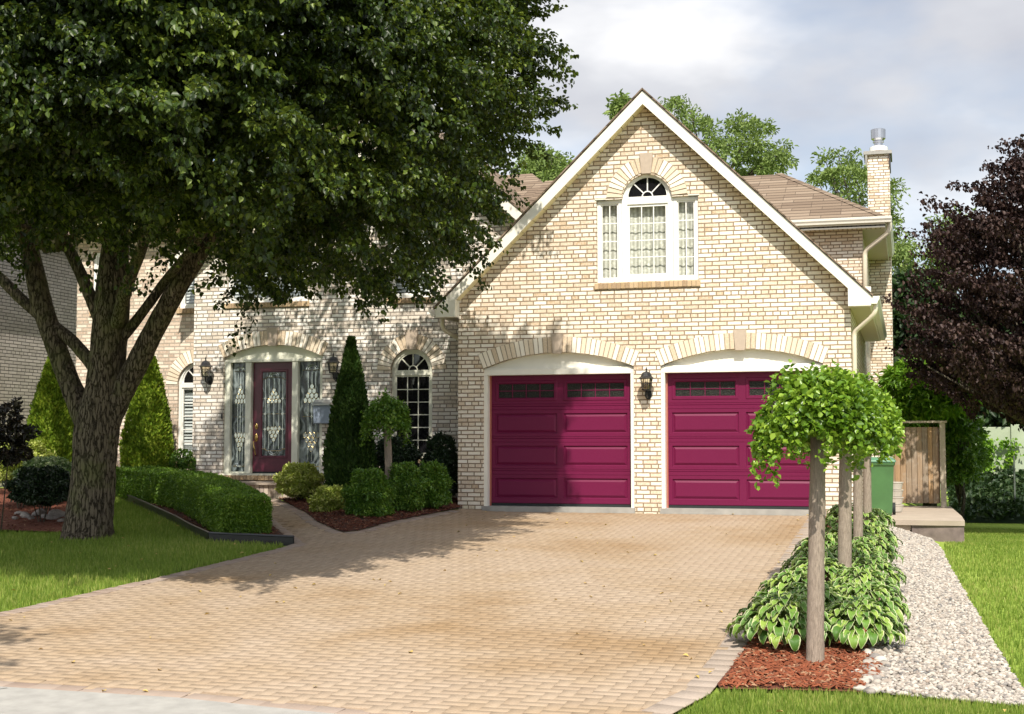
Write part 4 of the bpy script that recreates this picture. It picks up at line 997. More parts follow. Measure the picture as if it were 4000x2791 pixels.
def chips(name, pts, mat, ln=(.03,.09), zo=.01, humpfn=None):
    n = len(pts); L_ = rng.uniform(*ln, n); w = rng.uniform(.006, .018, n); h = rng.uniform(.003, .008, n); a = rng.uniform(0, 6.28, n); t = rng.normal(0, .25, n)
    V = np.empty((n, 8, 3)); k = 0
    for sz in (0, 1):
        for sx, sy in ((-1,-1),(1,-1),(1,1),(-1,1)):
            x = sx*L_/2*(1-.2*sz); y = sy*w/2*(1-.3*sz)
            V[:, k, 0] = x*np.cos(a)-y*np.sin(a); V[:, k, 1] = x*np.sin(a)+y*np.cos(a); V[:, k, 2] = sz*h+x*t; k += 1
    base = np.array([(p[0], p[1], g(p[0], p[1])+zo+(humpfn(p) if humpfn else 0)+R.random()*.015) for p in pts]); V += base[:,None,:]
    f = np.array([(0,1,5,4),(1,2,6,5),(2,3,7,6),(3,0,4,7),(4,5,6,7)]); Fq = (f[None]+(np.arange(n)*8)[:,None,None]).reshape(-1, 4)
    o = npmesh(name, V.reshape(-1, 3), [Fq], mat); tag(o, kind='stuff'); return o
chips('red_mulch', rand_in([(-1.25,9.5),(-.35,9.62),(-.22,10.2),(-.25,12),(-1.2,12)], 4200), 'mulch_red')
chips('bark_mulch', rand_in(bed, 6500), 'mulch_dark', humpfn=lambda p: .05*ss(segd(p[0], p[1], bed)/.6))
chips('bark_mulch', rand_in([p for p in hbed], 2500)+rand_in(lbed, 3500), 'mulch_dark')
# edging along hedge bed
ee = [(-13.6,21.8),(-12.8,20.95),(-11.97,20.05),(-11.2,19.2),(-10.5,18.43),(-9.8,17.6),(-9.05,16.78),(-8.3,16.68),(-7.73,16.6)]
m = MB()
for a, b in zip(ee[:-1], ee[1:]):
    za, zb = g(*a), g(*b); d = Vector((b[0]-a[0], b[1]-a[1])).normalized(); nx, ny = -d.y*.012, d.x*.012
    for s in (1, -1):
        m.face([(a[0]+s*nx,a[1]+s*ny,za-.04),(b[0]+s*nx,b[1]+s*ny,zb-.04),(b[0]+s*nx,b[1]+s*ny,zb+.085),(a[0]+s*nx,a[1]+s*ny,za+.085)])
    m.tube([(a[0],a[1],za+.088),(b[0],b[1],zb+.088)], .018, 8)
tag(m.build('garden_edging', 'edging'), 'black plastic edging strip between the lawn and the clipped hedge bed', 'edging')
# garden stones left of the tree
for i, (px, py, s) in enumerate([(75,2012,.09),(100,2022,.12),(122,2030,.08),(150,2015,.15),(180,2025,.10),(205,2030,.11),(228,2022,.16),(238,2040,.09),(60,2030,.07)]):
    X, Y = G(px, py); o = rocks('garden_stone', [(X, Y)], s*.75, s*.85, 'stone', .4); tag(o, 'rounded pale stone in the row edging the shaded mulch left of the big trunk', 'stone', 'stones edging the left mulch bed')
# ------------------------------------------------------------------ grass
def grass(name, pts, h0, h1, w, lean=.35, zo=-.03):
    n = len(pts); B_ = np.array([(p[0], p[1], g(p[0], p[1])+zo) for p in pts]); a = rng.uniform(0, 6.28, n); h = rng.uniform(h0, h1, n); l = rng.uniform(0, lean, n)*h; b2 = rng.uniform(0, 6.28, n); ww = rng.uniform(.6, 1.2, n)*w
    dx, dy = np.cos(a)*ww/2, np.sin(a)*ww/2; lx, ly = np.cos(b2)*l, np.sin(b2)*l
    V = np.empty((n, 5, 3)); z = np.zeros(n)
    V[:,0] = B_-np.stack([dx,dy,z],1); V[:,1] = B_+np.stack([dx,dy,z],1)
    V[:,2] = B_+np.stack([dx*.8+lx*.35,dy*.8+ly*.35,h*.6],1); V[:,3] = B_+np.stack([-dx*.8+lx*.35,-dy*.8+ly*.35,h*.6],1); V[:,4] = B_+np.stack([lx,ly,h],1)
    i = np.arange(n)[:,None]*5; o = npmesh(name, V.reshape(-1, 3), [i+np.array([[0,1,2,3]]), i+np.array([[3,2,4]])], 'grass'); tag(o, kind='stuff'); return o
ll = [(-13.5,8.9),(-9.7,9.2),(-8.65,10),(-8.26,11.16),(-8.0,13.48),(-7.80,16.5),(-8.3,16.62),(-9.05,16.72),(-10.5,18.4),(-11.97,20.0),(-13.5,21.6),(-13.6,20.7),(-11.6,18.2),(-11.6,17.1),(-17,17.4),(-17,12)]
fl = [(-1.40,8.75),(-1.24,9.4),(-.3,9.55),(.75,9.4),(1.6,9.3),(1.6,7.9),(-1.42,7.9)]
rl = [(.74,9.4),(.71,10.4),(.64,12.5),(.57,15),(.47,18.2),(.44,20),(.5,21.7),(.82,22),(.85,27.5),(1.0,30),(7.5,30),(3,12),(1.6,9.3)]
grass('grass', rand_in(ll, 120000), .045, .085, .009)
grass('grass', rand_in(fl, 26000), .04, .075, .007)
grass('grass', rand_in(rl, 90000), .035, .06, .010)
# ------------------------------------------------------------------ foliage tools
def unit(a): return a/np.maximum(np.linalg.norm(a, axis=1, keepdims=True), 1e-6)
def leaves(Pn, D, Nn, L_, W, fold=.18, curl=.1):
    n = len(Pn); D = unit(D); Sx = unit(np.cross(D, Nn)); Nn = np.cross(Sx, D); L_ = np.asarray(L_)[:,None] if np.ndim(L_) else np.full((n,1), L_); W = L_*W
    V = np.empty((n, 6, 3)); V[:,0] = Pn; V[:,1] = Pn+D*L_*.30-Sx*W*.5+Nn*W*fold; V[:,2] = Pn+D*L_*.66-Sx*W*.42+Nn*W*fold
    V[:,3] = Pn+D*L_-Nn*L_*(curl+.12); V[:,4] = Pn+D*L_*.66+Sx*W*.42+Nn*W*fold; V[:,5] = Pn+D*L_*.30+Sx*W*.5+Nn*W*fold
    i = np.arange(n)[:,None]*6; return V.reshape(-1, 3), np.concatenate([i+np.array([[0,1,2,3]]), i+np.array([[0,3,4,5]])])
def rnd(n): return unit(rng.standard_normal((n, 3)))
def foliage(name, Pn, out, L_, W, mat, parent, up=.5, droop=.4, core=None, lvar=.3):
    n = len(Pn); D = unit(out*.8+rnd(n)*.9+np.array([0,0,-droop])); Nn = unit(out*.4+rnd(n)*.7+np.array([0,0,up])); Ls = L_*(1+lvar*rng.uniform(-1, 1, n))
    V, Fq = leaves(Pn, D, Nn, Ls, W); Fs = [Fq]
    if core is not None:
        cv, cf = core; Fs.append(cf+len(V)) if cf.shape[1] == 4 else Fs.append(cf+len(V)); V = np.concatenate([V, cv])
    return npmesh(name, V, Fs, mat, parent)
def blob(cx, cy, cz, rx, ry, rz, n, L_, W, mat, parent, name='foliage', lump=.08, power=2.0, coref=.8, droop=.2, up=.5):
    d = rnd(n); q = np.sum(np.abs(d)**power, 1)**(-1/power); s = q[:,None]*(1+lump*np.sin(d[:,:1]*7+cx)*np.cos(d[:,1:2]*6+cy)+lump*np.sin(d[:,2:3]*9))
    s = s*(.84+.18*rng.random((n,1))**.7); Pn = d*s*np.array([rx,ry,rz])+np.array([cx,cy,cz])
    q2 = np.sum(np.abs(IV)**power, 1)**(-1/power); cv = IV*q2[:,None]*coref*np.array([rx,ry,rz])+np.array([cx,cy,cz])
    ns = n//14; q3 = rng.integers(0, n, ns)   # stray shoots
    Pn = np.concatenate([Pn, (Pn[q3]-np.array([cx,cy,cz]))*rng.uniform(1.03, 1.16, (ns,1))+np.array([cx,cy,cz])]); d = np.concatenate([d, d[q3]])
    return foliage(name, Pn, unit(d/np.array([rx,ry,rz])), L_, W, mat, parent, up, droop, (cv, IF))
PXM = lambda px, Y: px/F*Y/.95
def bush(name, px, py, rx, ry, Y, n, L_, W, mat, label, cat='bush', group=None, power=2.4, droop=.1, deep=1., ground=True, lump=.11, **k):
    c = P(px, py, Y); sc = (c-Vector((0,0,CZ))).dot(Vector(FW))/F; R1, R2 = rx*sc, ry*sc
    z0 = g(c.x, Y)
    t = thing(name, (c.x, Y, z0), label, cat, group)
    blob(c.x, Y, c.z, R1, R1*deep, R2, n, L_, W, mat, t, power=power, droop=droop, lump=lump, **k)
    m = MB()
    for i in range(5):
        a = i*1.26; m.tube([(c.x+.03*math.cos(a), Y+.03*math.sin(a), z0-.03), (c.x+R1*.4*math.cos(a), Y+R1*.4*math.sin(a), c.z-R2*.3)], [.012, .006], 5)
    m.build('stem', 'bark_thin', t); return t
# bushes in the right bed
bush('shrub', 1168, 1880, 80, 58, 21.2, 5200, .045, .6, 'leaf_yellowgreen', 'round yellow-green bush beside the porch step, below the front door')
bush('shrub', 1292, 1960, 70, 50, 19.9, 4200, .042, .6, 'leaf_yellowgreen', 'low yellow-green bush in front of the tall dark conifer')
bush('shrub', 1440, 1942, 82, 92, 19.3, 8000, .045, .5, 'leaf_green', 'clipped green bush nearest the driveway corner of the mulch bed')
bush('shrub', 1582, 1912, 66, 88, 20.1, 6000, .045, .5, 'leaf_green', 'clipped green bush in the middle, right of the thin bent topiary stem')
bush('shrub', 1692, 1902, 58, 80, 20.7, 5200, .048, .5, 'leaf_green', 'clipped green bush closest to the garage corner')
bush('shrub', 1545, 1790, 84, 70, 21.8, 5000, .05, .5, 'leaf_dark', 'dark evergreen bush under the arched window')
bush('shrub', 1722, 1835, 62, 120, 21.85, 6500, .05, .5, 'leaf_dark', 'tall dark evergreen bush in the corner beside the garage wall')
bush('shrub', 715, 1812, 42, 46, 22.5, 900, .06, .45, 'leaf_green', 'small loose green plant behind the hedge against the brick', up=.3, coref=.5)
bush('shrub', 85, 1812, 118, 82, 19.8, 6500, .055, .5, 'leaf_yellowgreen', 'loose yellow-tipped bush left of the big trunk', power=2, coref=.75)
bush('shrub', 185, 1862, 105, 62, 19.0, 5200, .055, .55, 'leaf_variegated', 'white-edged green bush peeping out beside the big trunk')
bush('shrub', 165, 1904, 112, 64, 18.2, 7500, .05, .5, 'leaf_dark', 'dark shaded bush directly left of the big trunk', power=2.4, lump=.14)
bush('shrub', 5, 1710, 95, 105, 17.2, 2600, .075, .5, 'leaf_redblack', 'dark reddish open shrub at the left edge', power=2, coref=.15, up=.2, lump=.3)
# conifers
def cone(px, Y, pyt, pyb, w, mat, label, n=12000, L_=.06, ex=1.95):
    t0 = P(px, pyt, Y); b0 = P(px, pyb, Y); sc = (b0-Vector((0,0,CZ))).dot(Vector(FW))/F; rad = w*sc/2; z0 = g(b0.x, Y); Ht = t0.z-z0
    t = thing('arborvitae', (b0.x, Y, z0), label, 'conifer', 'arborvitae clipped to cones')
    u = rng.random(n)**1.25*.98; 
    def prof(u): return rad*np.minimum(1, 1.08*(1-u**ex)+.02)*(1-.10*np.exp(-u*12))
    a = rng.uniform(0, 6.283, n); r = prof(u)*(1+.05*np.sin(a*3+u*8)+.05*np.sin(a*7-u*17))*(.86+.16*rng.random(n)); x = r*np.cos(a); y = r*np.sin(a)
    Pn = np.stack([x+b0.x, y+Y, u*Ht+z0+.05], 1); out = unit(np.stack([np.cos(a), np.sin(a), .35+0*a], 1))
    D = unit(out*.6+rnd(n)*.5+np.array([0,0,.75])); Nn = unit(np.cross(D, rnd(n))+out*.4)
    V, Fq = leaves(Pn, D, Nn, L_*(1+.4*rng.uniform(-1,1,n)), .5, .12)
    m = MB(); m.lathe([(float(prof(np.array(k/12.)))*.84, Ht*k/12+.05) for k in range(13)], (b0.x, Y, z0), 18)
    cv = np.array(m.v); cf = np.array([f for f in m.f if len(f) == 4])
    npmesh('foliage', np.concatenate([V, cv]), [Fq, cf+len(V)], mat, t)
    MB().tube([(b0.x,Y,z0-.05),(b0.x,Y,z0+.3)], .05, 8).build('trunk', 'bark_thin', t)
cone(785*1.742, 20.9, 760*1.742, 1085*1.742, 194, 'leaf_thuja_dark', 'dark green pointed conifer between the front door and the arched window', 15000, .055, 1.6)
cone(113*1.742, 21.0, 802*1.742, 1030*1.742, 205, 'leaf_thuja_light', 'light yellow-green conifer left of the big trunk, against the grey brick house', 13000)
cone(331*1.742, 22.5, 790*1.742, 1045*1.742, 192, 'leaf_thuja_light', 'green conifer just right of the big trunk, behind the hedge', 13000)
# hedge
hl = [(-8.72,17.15),(-9.4,18.05),(-10.2,19.1),(-11.1,20.15),(-12.2,21.0),(-13.35,21.85)]
ht = thing('clipped_hedge', (-10.5, 19.4, .6), 'long low flat-topped green hedge running from the front walk to the conifers', 'hedge')
n = 62000; seg = np.array(hl); sl2 = np.linalg.norm(np.diff(seg, axis=0), axis=1); cum = np.concatenate([[0], np.cumsum(sl2)]); tt = rng.uniform(0, cum[-1], n)
def along(tt):
    k = np.clip(np.searchsorted(cum, tt)-1, 0, len(sl2)-1); f = (tt-cum[k])/sl2[k]; p = seg[k]+(seg[k+1]-seg[k])*f[:,None]; d = (seg[k+1]-seg[k])/sl2[k][:,None]; return p, d
p, d = along(tt); nn_ = np.stack([-d[:,1], d[:,0]], 1); HW, HH = .37, .52
sel = rng.random(n); lat = np.where(sel < .45, rng.uniform(-1, 1, n), np.where(sel < .72, -1, 1))*HW; hz_ = np.where(sel < .45, HH, rng.uniform(.06, 1, n)*HH)
endm = rng.random(n) < .05; lat = np.where(endm, rng.uniform(-1, 1, n)*HW, lat); hz_ = np.where(endm, rng.uniform(.06, 1, n)*HH, hz_)
p = np.where(endm[:,None], seg[0]-d*.02, p)
rr = .10; q = np.maximum(0, np.abs(lat)-(HW-rr)); q2 = np.maximum(0, hz_-(HH-rr)); kk = np.sqrt(q**2+q2**2); over = np.maximum(kk/rr, 1); lat = np.sign(lat)*((HW-rr)*(np.abs(lat) > HW-rr)+q/over)+lat*(np.abs(lat) <= HW-rr); hz_ = np.where(hz_ > HH-rr, HH-rr+q2/over, hz_)
xy = p+nn_*lat[:,None]; gz = np.array([g(x, y) for x, y in xy]); outv = np.stack([nn_[:,0]*np.sign(lat)*(sel >= .45), nn_[:,1]*np.sign(lat)*(sel >= .45), 1.*(sel < .45)], 1); outv = np.where(endm[:,None], np.stack([-d[:,0], -d[:,1], 0*lat], 1), outv)
Pn = np.stack([xy[:,0], xy[:,1], gz+hz_], 1)+rng.normal(0, .012, (n, 3))+outv*(.02*np.sin(xy[:,:1]*9)*np.cos(xy[:,1:2]*8))-outv*.02
cv = []; cf = []
for k, (x, y) in enumerate(hl):
    dd = d[0] if k == 0 else None
    a = np.array(hl[max(k-1, 0)]); b = np.array(hl[min(k+1, len(hl)-1)]); dv = (b-a)/np.linalg.norm(b-a); nv = np.array([-dv[1], dv[0]])
    for s_, z in ((-1, .05), (-1, HH-.12), (-.7, HH-.05), (.7, HH-.05), (1, HH-.12), (1, .05)):
        c_ = np.array([x, y])+nv*s_*(HW-.05)+(dv*.05 if k == 0 else 0); cv.append((c_[0], c_[1], g(x, y)+z))
for k in range(len(hl)-1):
    for i in range(5): cf.append((k*6+i, k*6+i+1, k*6+7+i, k*6+6+i))
cf.append((0, 1, 4, 5)); cf.append((1, 2, 3, 4))
foliage('foliage', Pn, outv, .03, .6, 'leaf_boxwood', ht, .4, .0, (np.array(cv), np.array(cf)))
m = MB()
for k in range(14):
    pp, _ = along(np.array([cum[-1]*(k+.4)/14])); x, y = pp[0]; z = g(x, y); m.tube([(x, y, z-.02), (x+R.uniform(-.1,.1), y+R.uniform(-.1,.1), z+.25)], [.015, .008], 5)
m.build('stem', 'bark_thin', ht)
# ------------------------------------------------------------------ topiary standards along the drive
def standard(name, x, y, ztop, rcr, hcr, lean, rt0, label, n, L_, mat='leaf_topiary', group='round headed trees along the driveway', bend=0):
    z0 = g(x, y); t = thing(name, (x, y, z0), label, 'tree', group); cz = ztop-hcr*.55
    pts = [(x, y, z0-.05), (x+lean*.02, y, z0+.10), (x+lean*.3+bend, y, z0+(cz-z0)*.35), (x+lean*.65+bend*.3, y, z0+(cz-z0)*.68), (x+lean, y, cz)]
    pp = smoothpath(pts, 3, .08); m = MB(); L = len(pp)
    m.tube(pp, [rt0*(1.12-.22*i/(L-1)+(.35 if i == 0 else 0)+R.uniform(-.02,.02)) for i in range(L)], 14, .05); m.build('trunk', 'bark_young', t, True)
    # umbrella crown: upper dome of shoots that hang at the rim
    n = int(n*2.7); k = n//26; P_ = []; O_ = []
    for i in range(k):
        a = rng.uniform(0, 6.283); rr = math.sqrt(rng.random())*rcr*(1+.12*math.sin(a*3+x*5)); q = rr/rcr
        zc = cz+hcr*.5*(1-q*q*1.25)+rng.normal(0, .045); hang = rng.uniform(.3, 1)*(.10+.18*q)
        if rng.random() < .035: rr *= 1.1; hang *= 1.4
        if rng.random() < .08: zc += .09
        for s in range(26):
            u = rng.random(); P_.append((x+lean+math.cos(a)*(rr+.05*u)+rng.normal(0,.028), y+math.sin(a)*(rr+.05*u)+rng.normal(0,.028), zc-u*hang*1.5+rng.normal(0,.02))); O_.append((math.cos(a)*q, math.sin(a)*q, .6))
    foliage('crown', np.array(P_), unit(np.array(O_)), L_, .8, mat, t, .55, .45)
    tw = MB()
    for i in range(22):
        a = R.uniform(0, 6.283); q = R.uniform(.5, 1); 
        tw.tube([(x+lean, y, cz+.02), (x+lean+math.cos(a)*rcr*.5*q, y+math.sin(a)*rcr*.5*q, cz+hcr*.35), (x+lean+math.cos(a)*rcr*q, y+math.sin(a)*rcr*q, cz+hcr*.1), (x+lean+math.cos(a)*rcr*q*1.06, y+math.sin(a)*rcr*q*1.06, cz-.12)], [.012,.008,.005,.003], 5)
    tw.build('twig', 'bark_thin', t)
standard('standard_tree', -.685, 10.46, 2.20, .40, .42, .05, .062, 'nearest round headed standard tree, its trunk rising from red mulch', 4400, .046)
standard('standard_tree', -.622, 13.9, 2.33, .43, .45, .04, .064, 'second round headed standard tree from the street, among the hostas', 4200, .048)
standard('standard_tree', -.585, 16.7, 2.36, .40, .45, .02, .055, 'third round headed standard tree from the street, mostly hidden', 2600, .05)
standard('standard_tree', -.55, 19.3, 2.38, .38, .45, .02, .055, 'farthest round headed standard tree, by the green wheelie bin', 2400, .05)
c = P(868*1.742, 1062*1.742, 20.5); tp = P(868*1.742, 900*1.742, 20.5)
standard('weeping_tree', c.x, 20.5, tp.z+.02, .32, .38, -.0, .062, 'small weeping standard tree in front of the arched window', 2400, .045, 'leaf_green', None, .03)
# ------------------------------------------------------------------ hostas
def hosta(x, y, r, nl, label, seed):
    rg = random.Random(seed); z0 = g(x, y); t = thing('hosta', (x, y, z0), label, 'plant', 'hostas under the row of standard trees')
    V = []; Fq = []; UV = []; nu, nv = 5, 7
    for i in range(nl):
        ring = (i+.5)/nl; az = i*2.39996+rg.uniform(-.4, .4); reach = r*(.25+.75*math.sqrt(ring))*rg.uniform(.8, 1.12); L_ = rg.uniform(.095, .165)*(.85+.25*ring); W = L_*rg.uniform(.46, .60)
        hgt = (.33-.21*ring)*r/.42*rg.uniform(.85, 1.1); ca, sa = math.cos(az), math.sin(az); tw = rg.uniform(-.6, .6)
        r0 = max(.03, reach-L_*.8); slope0 = .45-.5*ring; b = len(V)
        cx, cz, ang = 0., 0., slope0+.2
        spine = []
        for j in range(nv):
            spine.append((r0+cx, hgt+cz, ang)); st_ = L_/(nv-1); cx += st_*math.cos(ang); cz += st_*math.sin(ang); ang -= (.28+.12*ring+rg.uniform(-.03,.05))
        for j in range(nv):
            v = j/(nv-1); wd = W*.5*(math.sin(math.pi*min(1, v**.72*.98+.02)))**.8 if j < nv-1 else 0.002
            wd = max(wd, .003)
            for i2 in range(nu):
                u = i2/(nu-1)*2-1; px_, pz_, an = spine[j]; up_ = abs(u)*wd*.35+.006*math.sin(v*14+i)*abs(u); sx = -math.sin(an)*up_; sz = math.cos(an)*up_
                lx_, ly_ = px_+sx, u*wd+tw*v*.05; V.append((x+lx_*ca-ly_*sa, y+lx_*sa+ly_*ca, z0+max(.015, pz_+sz))); UV.append(((u+1)/2, v))
        for j in range(nv-1):
            for i2 in range(nu-1): a_ = b+j*nu+i2; Fq.append((a_, a_+1, a_+nu+1, a_+nu))
    npmesh('leaves', V, [np.array(Fq)], 'leaf_hosta', t, True, UV)
hp = [(-.95,11.05,.46,95),(-.42,11.25,.42,85),(-.78,11.9,.42,80),(-.38,12.35,.40,75),(-1.0,12.75,.40,75),(-.45,13.3,.40,70),(-.85,13.7,.40,70),(-.40,14.5,.38,60),(-.95,14.7,.38,60),(-.6,15.5,.40,60),(-.95,16.2,.36,50),(-.45,16.4,.38,50),(-.7,17.2,.38,50),(-.45,18.1,.36,45),(-.9,18.3,.36,45),(-.6,19.2,.36,45),(-.85,20.3,.36,40),(-.5,20.5,.34,40)]
hn = ['big white-edged hosta at the driveway edge, nearest the street', 'big white-edged hosta beside the gravel, just behind the nearest trunk']
for i, (x, y, r, nl) in enumerate(hp):
    side = 'driveway side' if x < -.65 else 'gravel side'
    words = ['first', 'second', 'third', 'fourth', 'fifth', 'sixth', 'seventh', 'eighth', 'ninth']
    k = sum(1 for q in hp[:i] if (q[0] < -.65) == (x < -.65))
    hosta(x, y, r, int(nl*3.2), hn[i] if i < 2 else 'white-edged hosta, %s from the street on the %s of the trees' % (words[k], side), 100+i)
# ------------------------------------------------------------------ slab, bin, gate and things at the right
sl = thing('side_landing', (.1, 24, .27), 'raised concrete landing with a dark stained side, between gravel and lawn', 'landing')
MB().prism([(-.43,22.0),(.10,21.98),(.80,22.0),(.81,23.5),(.74,27.2),(-.80,27.6),(-.80,23.6),(-.6,22.2)], .50, .575, 'z').build('slab_top', 'slab_concrete', sl)
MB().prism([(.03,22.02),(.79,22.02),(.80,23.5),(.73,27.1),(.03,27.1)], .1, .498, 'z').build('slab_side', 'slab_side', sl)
MB().box(-.43, .0, 21.93, 22.3, .30, .42).box(-.40, .02, 22.05, 22.4, .42, .498).build('stone_step', 'slab_concrete', sl)
bx, by, bz = -.47, 23.4, .577
bn = thing('wheelie_bin', (bx, by, bz), 'dark green wheeled bin with a lighter green lid on the concrete landing', 'bin')
m = MB(); b = 0
pr = [(.19,.0),(.20,.05),(.235,.80),(.255,.82),(.255,.86)]
for r_, z in pr: m.v += [(bx+sx*r_, by+sy*r_*1.15, bz+z) for sx, sy in ((-1,-1),(1,-1),(1,1),(-1,1))]
for k in range(len(pr)-1):
    for i in range(4): j = (i+1) % 4; m.f.append((k*4+i, k*4+j, k*4+4+j, k*4+4+i))
m.f.append((0,1,2,3)); o = m.build('bin_body', 'bin_green', bn); bv = o.modifiers.new('b', 'BEVEL'); bv.width = .03; bv.segments = 3
m = MB(); m.v = [(bx+sx*.27, by+sy*.31, bz+.862) for sx, sy in ((-1,-1),(1,-1),(1,1),(-1,1))]+[(bx+sx*.265, by+sy*.30, bz+.90) for sx, sy in ((-1,-1),(1,-1),(1,1),(-1,1))]+[(bx+sx*.20, by+sy*.22, bz+.945) for sx, sy in ((-1,-1),(1,-1),(1,1),(-1,1))]
for k in (0, 1):
    for i in range(4): j = (i+1) % 4; m.f.append((k*4+i, k*4+j, k*4+4+j, k*4+4+i))
m.f += [(0,1,2,3), (8,9,10,11)]; o = m.build('lid', 'bin_lid', bn); bv = o.modifiers.new('b', 'BEVEL'); bv.width = .012; bv.segments = 2
wh = MB()
for s in (-1, 1): wh.tube([(bx+s*.20, by+.26, bz+.1), (bx+s*.25, by+.26, bz+.1)], .10, 16)
wh.split('wheel', 'rubber', bn)
MB().tube([(bx-.2,by+.33,bz+.84),(bx+.2,by+.33,bz+.84)], .016, 8).build('handle', 'bin_green', bn)
pl = thing('planter_stack', (-.27, 24.6, bz), 'stack of beige ribbed plastic tubs behind the green bin', 'tubs')
m = MB()
for i in range(4): m.lathe([(.13,.01),(.15,.10),(.16,.115),(.16,.128),(.14,.13)], (-.25,24.6,bz+i*.128), 18)
m.build('tub', 'beige_plastic', pl, False)
MB().lathe([(.10,.52),(.11,1.15),(.06,1.18)], (-.36,24.75,bz), 14).build('tall_tub', 'beige_plastic', pl, True)
gt = thing('wooden_gate', (.15, 27, .6), 'weathered cedar plank gate with a top rail beside the brick house', 'gate')
m = MB(); x = -.34
while x < .52:
    w = R.uniform(.085, .105); m.bbox(x, min(x+w, .56)-.006, 26.98+R.uniform(0,.006), 27.01, .64+R.uniform(-.005,.005), 2.06, .003); x += w
m.box(-.34, .56, 27.0115, 27.02, .645, 2.05); m.build('plank', 'cedar', gt)
MB().box(.565, .665, 26.9, 27.0, .45, 2.135).box(-.42, -.345, 26.9, 27.0, .45, 2.135).split('post', 'rail_wood', gt)
MB().box(-.60, .70, 26.87, 27.05, 2.137, 2.175).box(-.34, .56, 27.012, 27.05, .85, .94).box(-.34, .56, 27.012, 27.05, 1.75, 1.84).split('rail', 'rail_wood', gt)
# noise wall, bank and post
nw = thing('garden_wall', (6, 36.3, 1), 'pale green concrete panel wall behind the back lawn, partly hung with ivy', 'wall')
m = MB()
for i in range(3): m.bbox(-1, 14, 36.3, 36.4, 1.0-.4+i*.53, 1.0-.4+(i+1)*.53-.012, .008)
m.build('wall_panel', 'wall_green', nw)
m = MB()
for i in range(4): m.bbox(2.55+i*3.6-.1, 2.55+i*3.6+.1, 36.24, 36.42, .4, 2.24, .01)
m.split('pillar', 'wall_green', nw)
def ivy(px, py0, py1, label, n=260):
    P_ = []; 
    a = P(px, py0, 36.25); b = P(px, py1, 36.25); t = thing('ivy', (b.x, 36.2, b.z), label, 'ivy')
    for i in range(n):
        u = rng.random(); P_.append((a.x+rng.normal(0, .06+.10*math.sin(u*3.1+px)**2)+.2*math.sin(u*3), 36.17+rng.normal(0,.03), a.z+(b.z-a.z)*u))
    foliage('leaves', np.array(P_), np.tile([0.,-1.,.2], (n, 1)), .09, .8, 'leaf_sumac', t, .2, .5)
ivy(3832, 1690, 1845, 'wider ivy strand climbing the pale green wall'); ivy(3915, 1710, 1825, 'thinner ivy strand on the pale green wall, at the right', 150)
P_ = np.stack([rng.uniform(.9, 9, 9000), rng.uniform(32.5, 36.1, 9000), np.zeros(9000)], 1); P_[:,2] = .05+(P_[:,1]-32.5)/3.6*.85+rng.random(9000)*.18+.05*np.sin(P_[:,0]*3)
bkv = np.array([(.9,32.3,-.1),(9,32.3,-.1),(9,36.2,.85),(.9,36.2,.85)])
tag(foliage('ground_cover', P_, np.tile([0.,-.5,.8], (9000,1)), .13, .6, 'leaf_fardark', None, .6, .1, (bkv, np.array([(0,1,2,3)]))), kind='stuff')
q = P(3963, 1885, 33.5); tag(MB().tube([(q.x,33.5,-.1),(q.x,33.5,P(3963,1780,33.5).z)], .02, 6).build('metal_post', 'rust_post'), 'thin dark metal post standing in the ground cover before the green wall', 'post')
# ------------------------------------------------------------------ trees
def polysample(poly, n, Y0, th, edge, rg, bias=.6):
    x0, x1 = min(p[0] for p in poly), max(p[0] for p in poly); y0, y1 = min(p[1] for p in poly), max(p[1] for p in poly); out = []
    while len(out) < n:
        x, y = rg.uniform(x0, x1), rg.uniform(y0, y1)
        if not inpoly(x, y, poly): continue
        d = min(1, segd(x, y, poly)/edge); hh = th*math.sqrt(max(0, 1-(1-d)**2)); s = rg.uniform(-1, 1); s = math.copysign(abs(s)**bias, s); out.append((x, y, Y0+s*hh))
    return out
def clumps(cen, nper, rad, flat, L_, W, mat, parent, ctr, droop=.45, up=.7, name='crown', lvar=.3):
    k = len(cen); C = np.repeat(np.array(cen), nper, 0); n = len(C); rr = np.repeat(rng.uniform(.6, 1.25, k)*rad, nper)[:,None]
    d = rnd(n)*(rng.random((n,1))**.45); off = d*rr*np.array([1,1,flat]); off[:,2] -= (off[:,0]**2+off[:,1]**2)/np.maximum(rr[:,0], .01)*.35
    Pn = C+off; out = unit(Pn-np.array(ctr)[None]+rr*0); out = unit(out*.5+d)
    return foliage(name, Pn, out, L_, W, mat, parent, up, droop, None, lvar)
# the big linden
T = thing('linden_tree', (-10.96, 16.9, .45), 'large leafy linden tree with a forked mossy trunk on the left lawn', 'tree')
rg = random.Random(3)
bt_poly_top = [(2120,-500),(2175,-100),(2195,100),(2235,240),(2235,400),(2120,520),(2060,620),(2070,720),(1960,880),(2000,990),(1850,1060),(1790,1130),(1720,1190),(1600,1180),(1480,1195),(1380,1200),(1300,1165),(1220,1130),(1090,1225),(980,1240),(930,1165),(850,1110),(740,1060),(640,1000),(560,960),(450,930),(350,930),(250,950),(180,960),(100,1000),(40,1010),(-200,1050),(-700,950),(-1000,500),(-1000,-300),(-500,-1000),(600,-1400),(1500,-1200),(1950,-850)]
bt_poly = [(x-(190 if x > 1600 and y > 450 else 150 if x > 1600 else 0), y-((85 if x > 1290 else 145 if x > 700 else 75) if y > 880 else 0)) for x, y in bt_poly_top]
cs = polysample(bt_poly, 4800, 15.8, 4.9, 620, rg, .5)
cs = [(x, y, (15.8-(15.8-Y)*(1+.18*ss((1300-x)/500)) if Y < 15.8 else Y)+2.4*ss((x-900)/1100)) for x, y, Y in cs]
cs = [c for c in cs if not (c[1] > 820 and rg.random() < .42)]
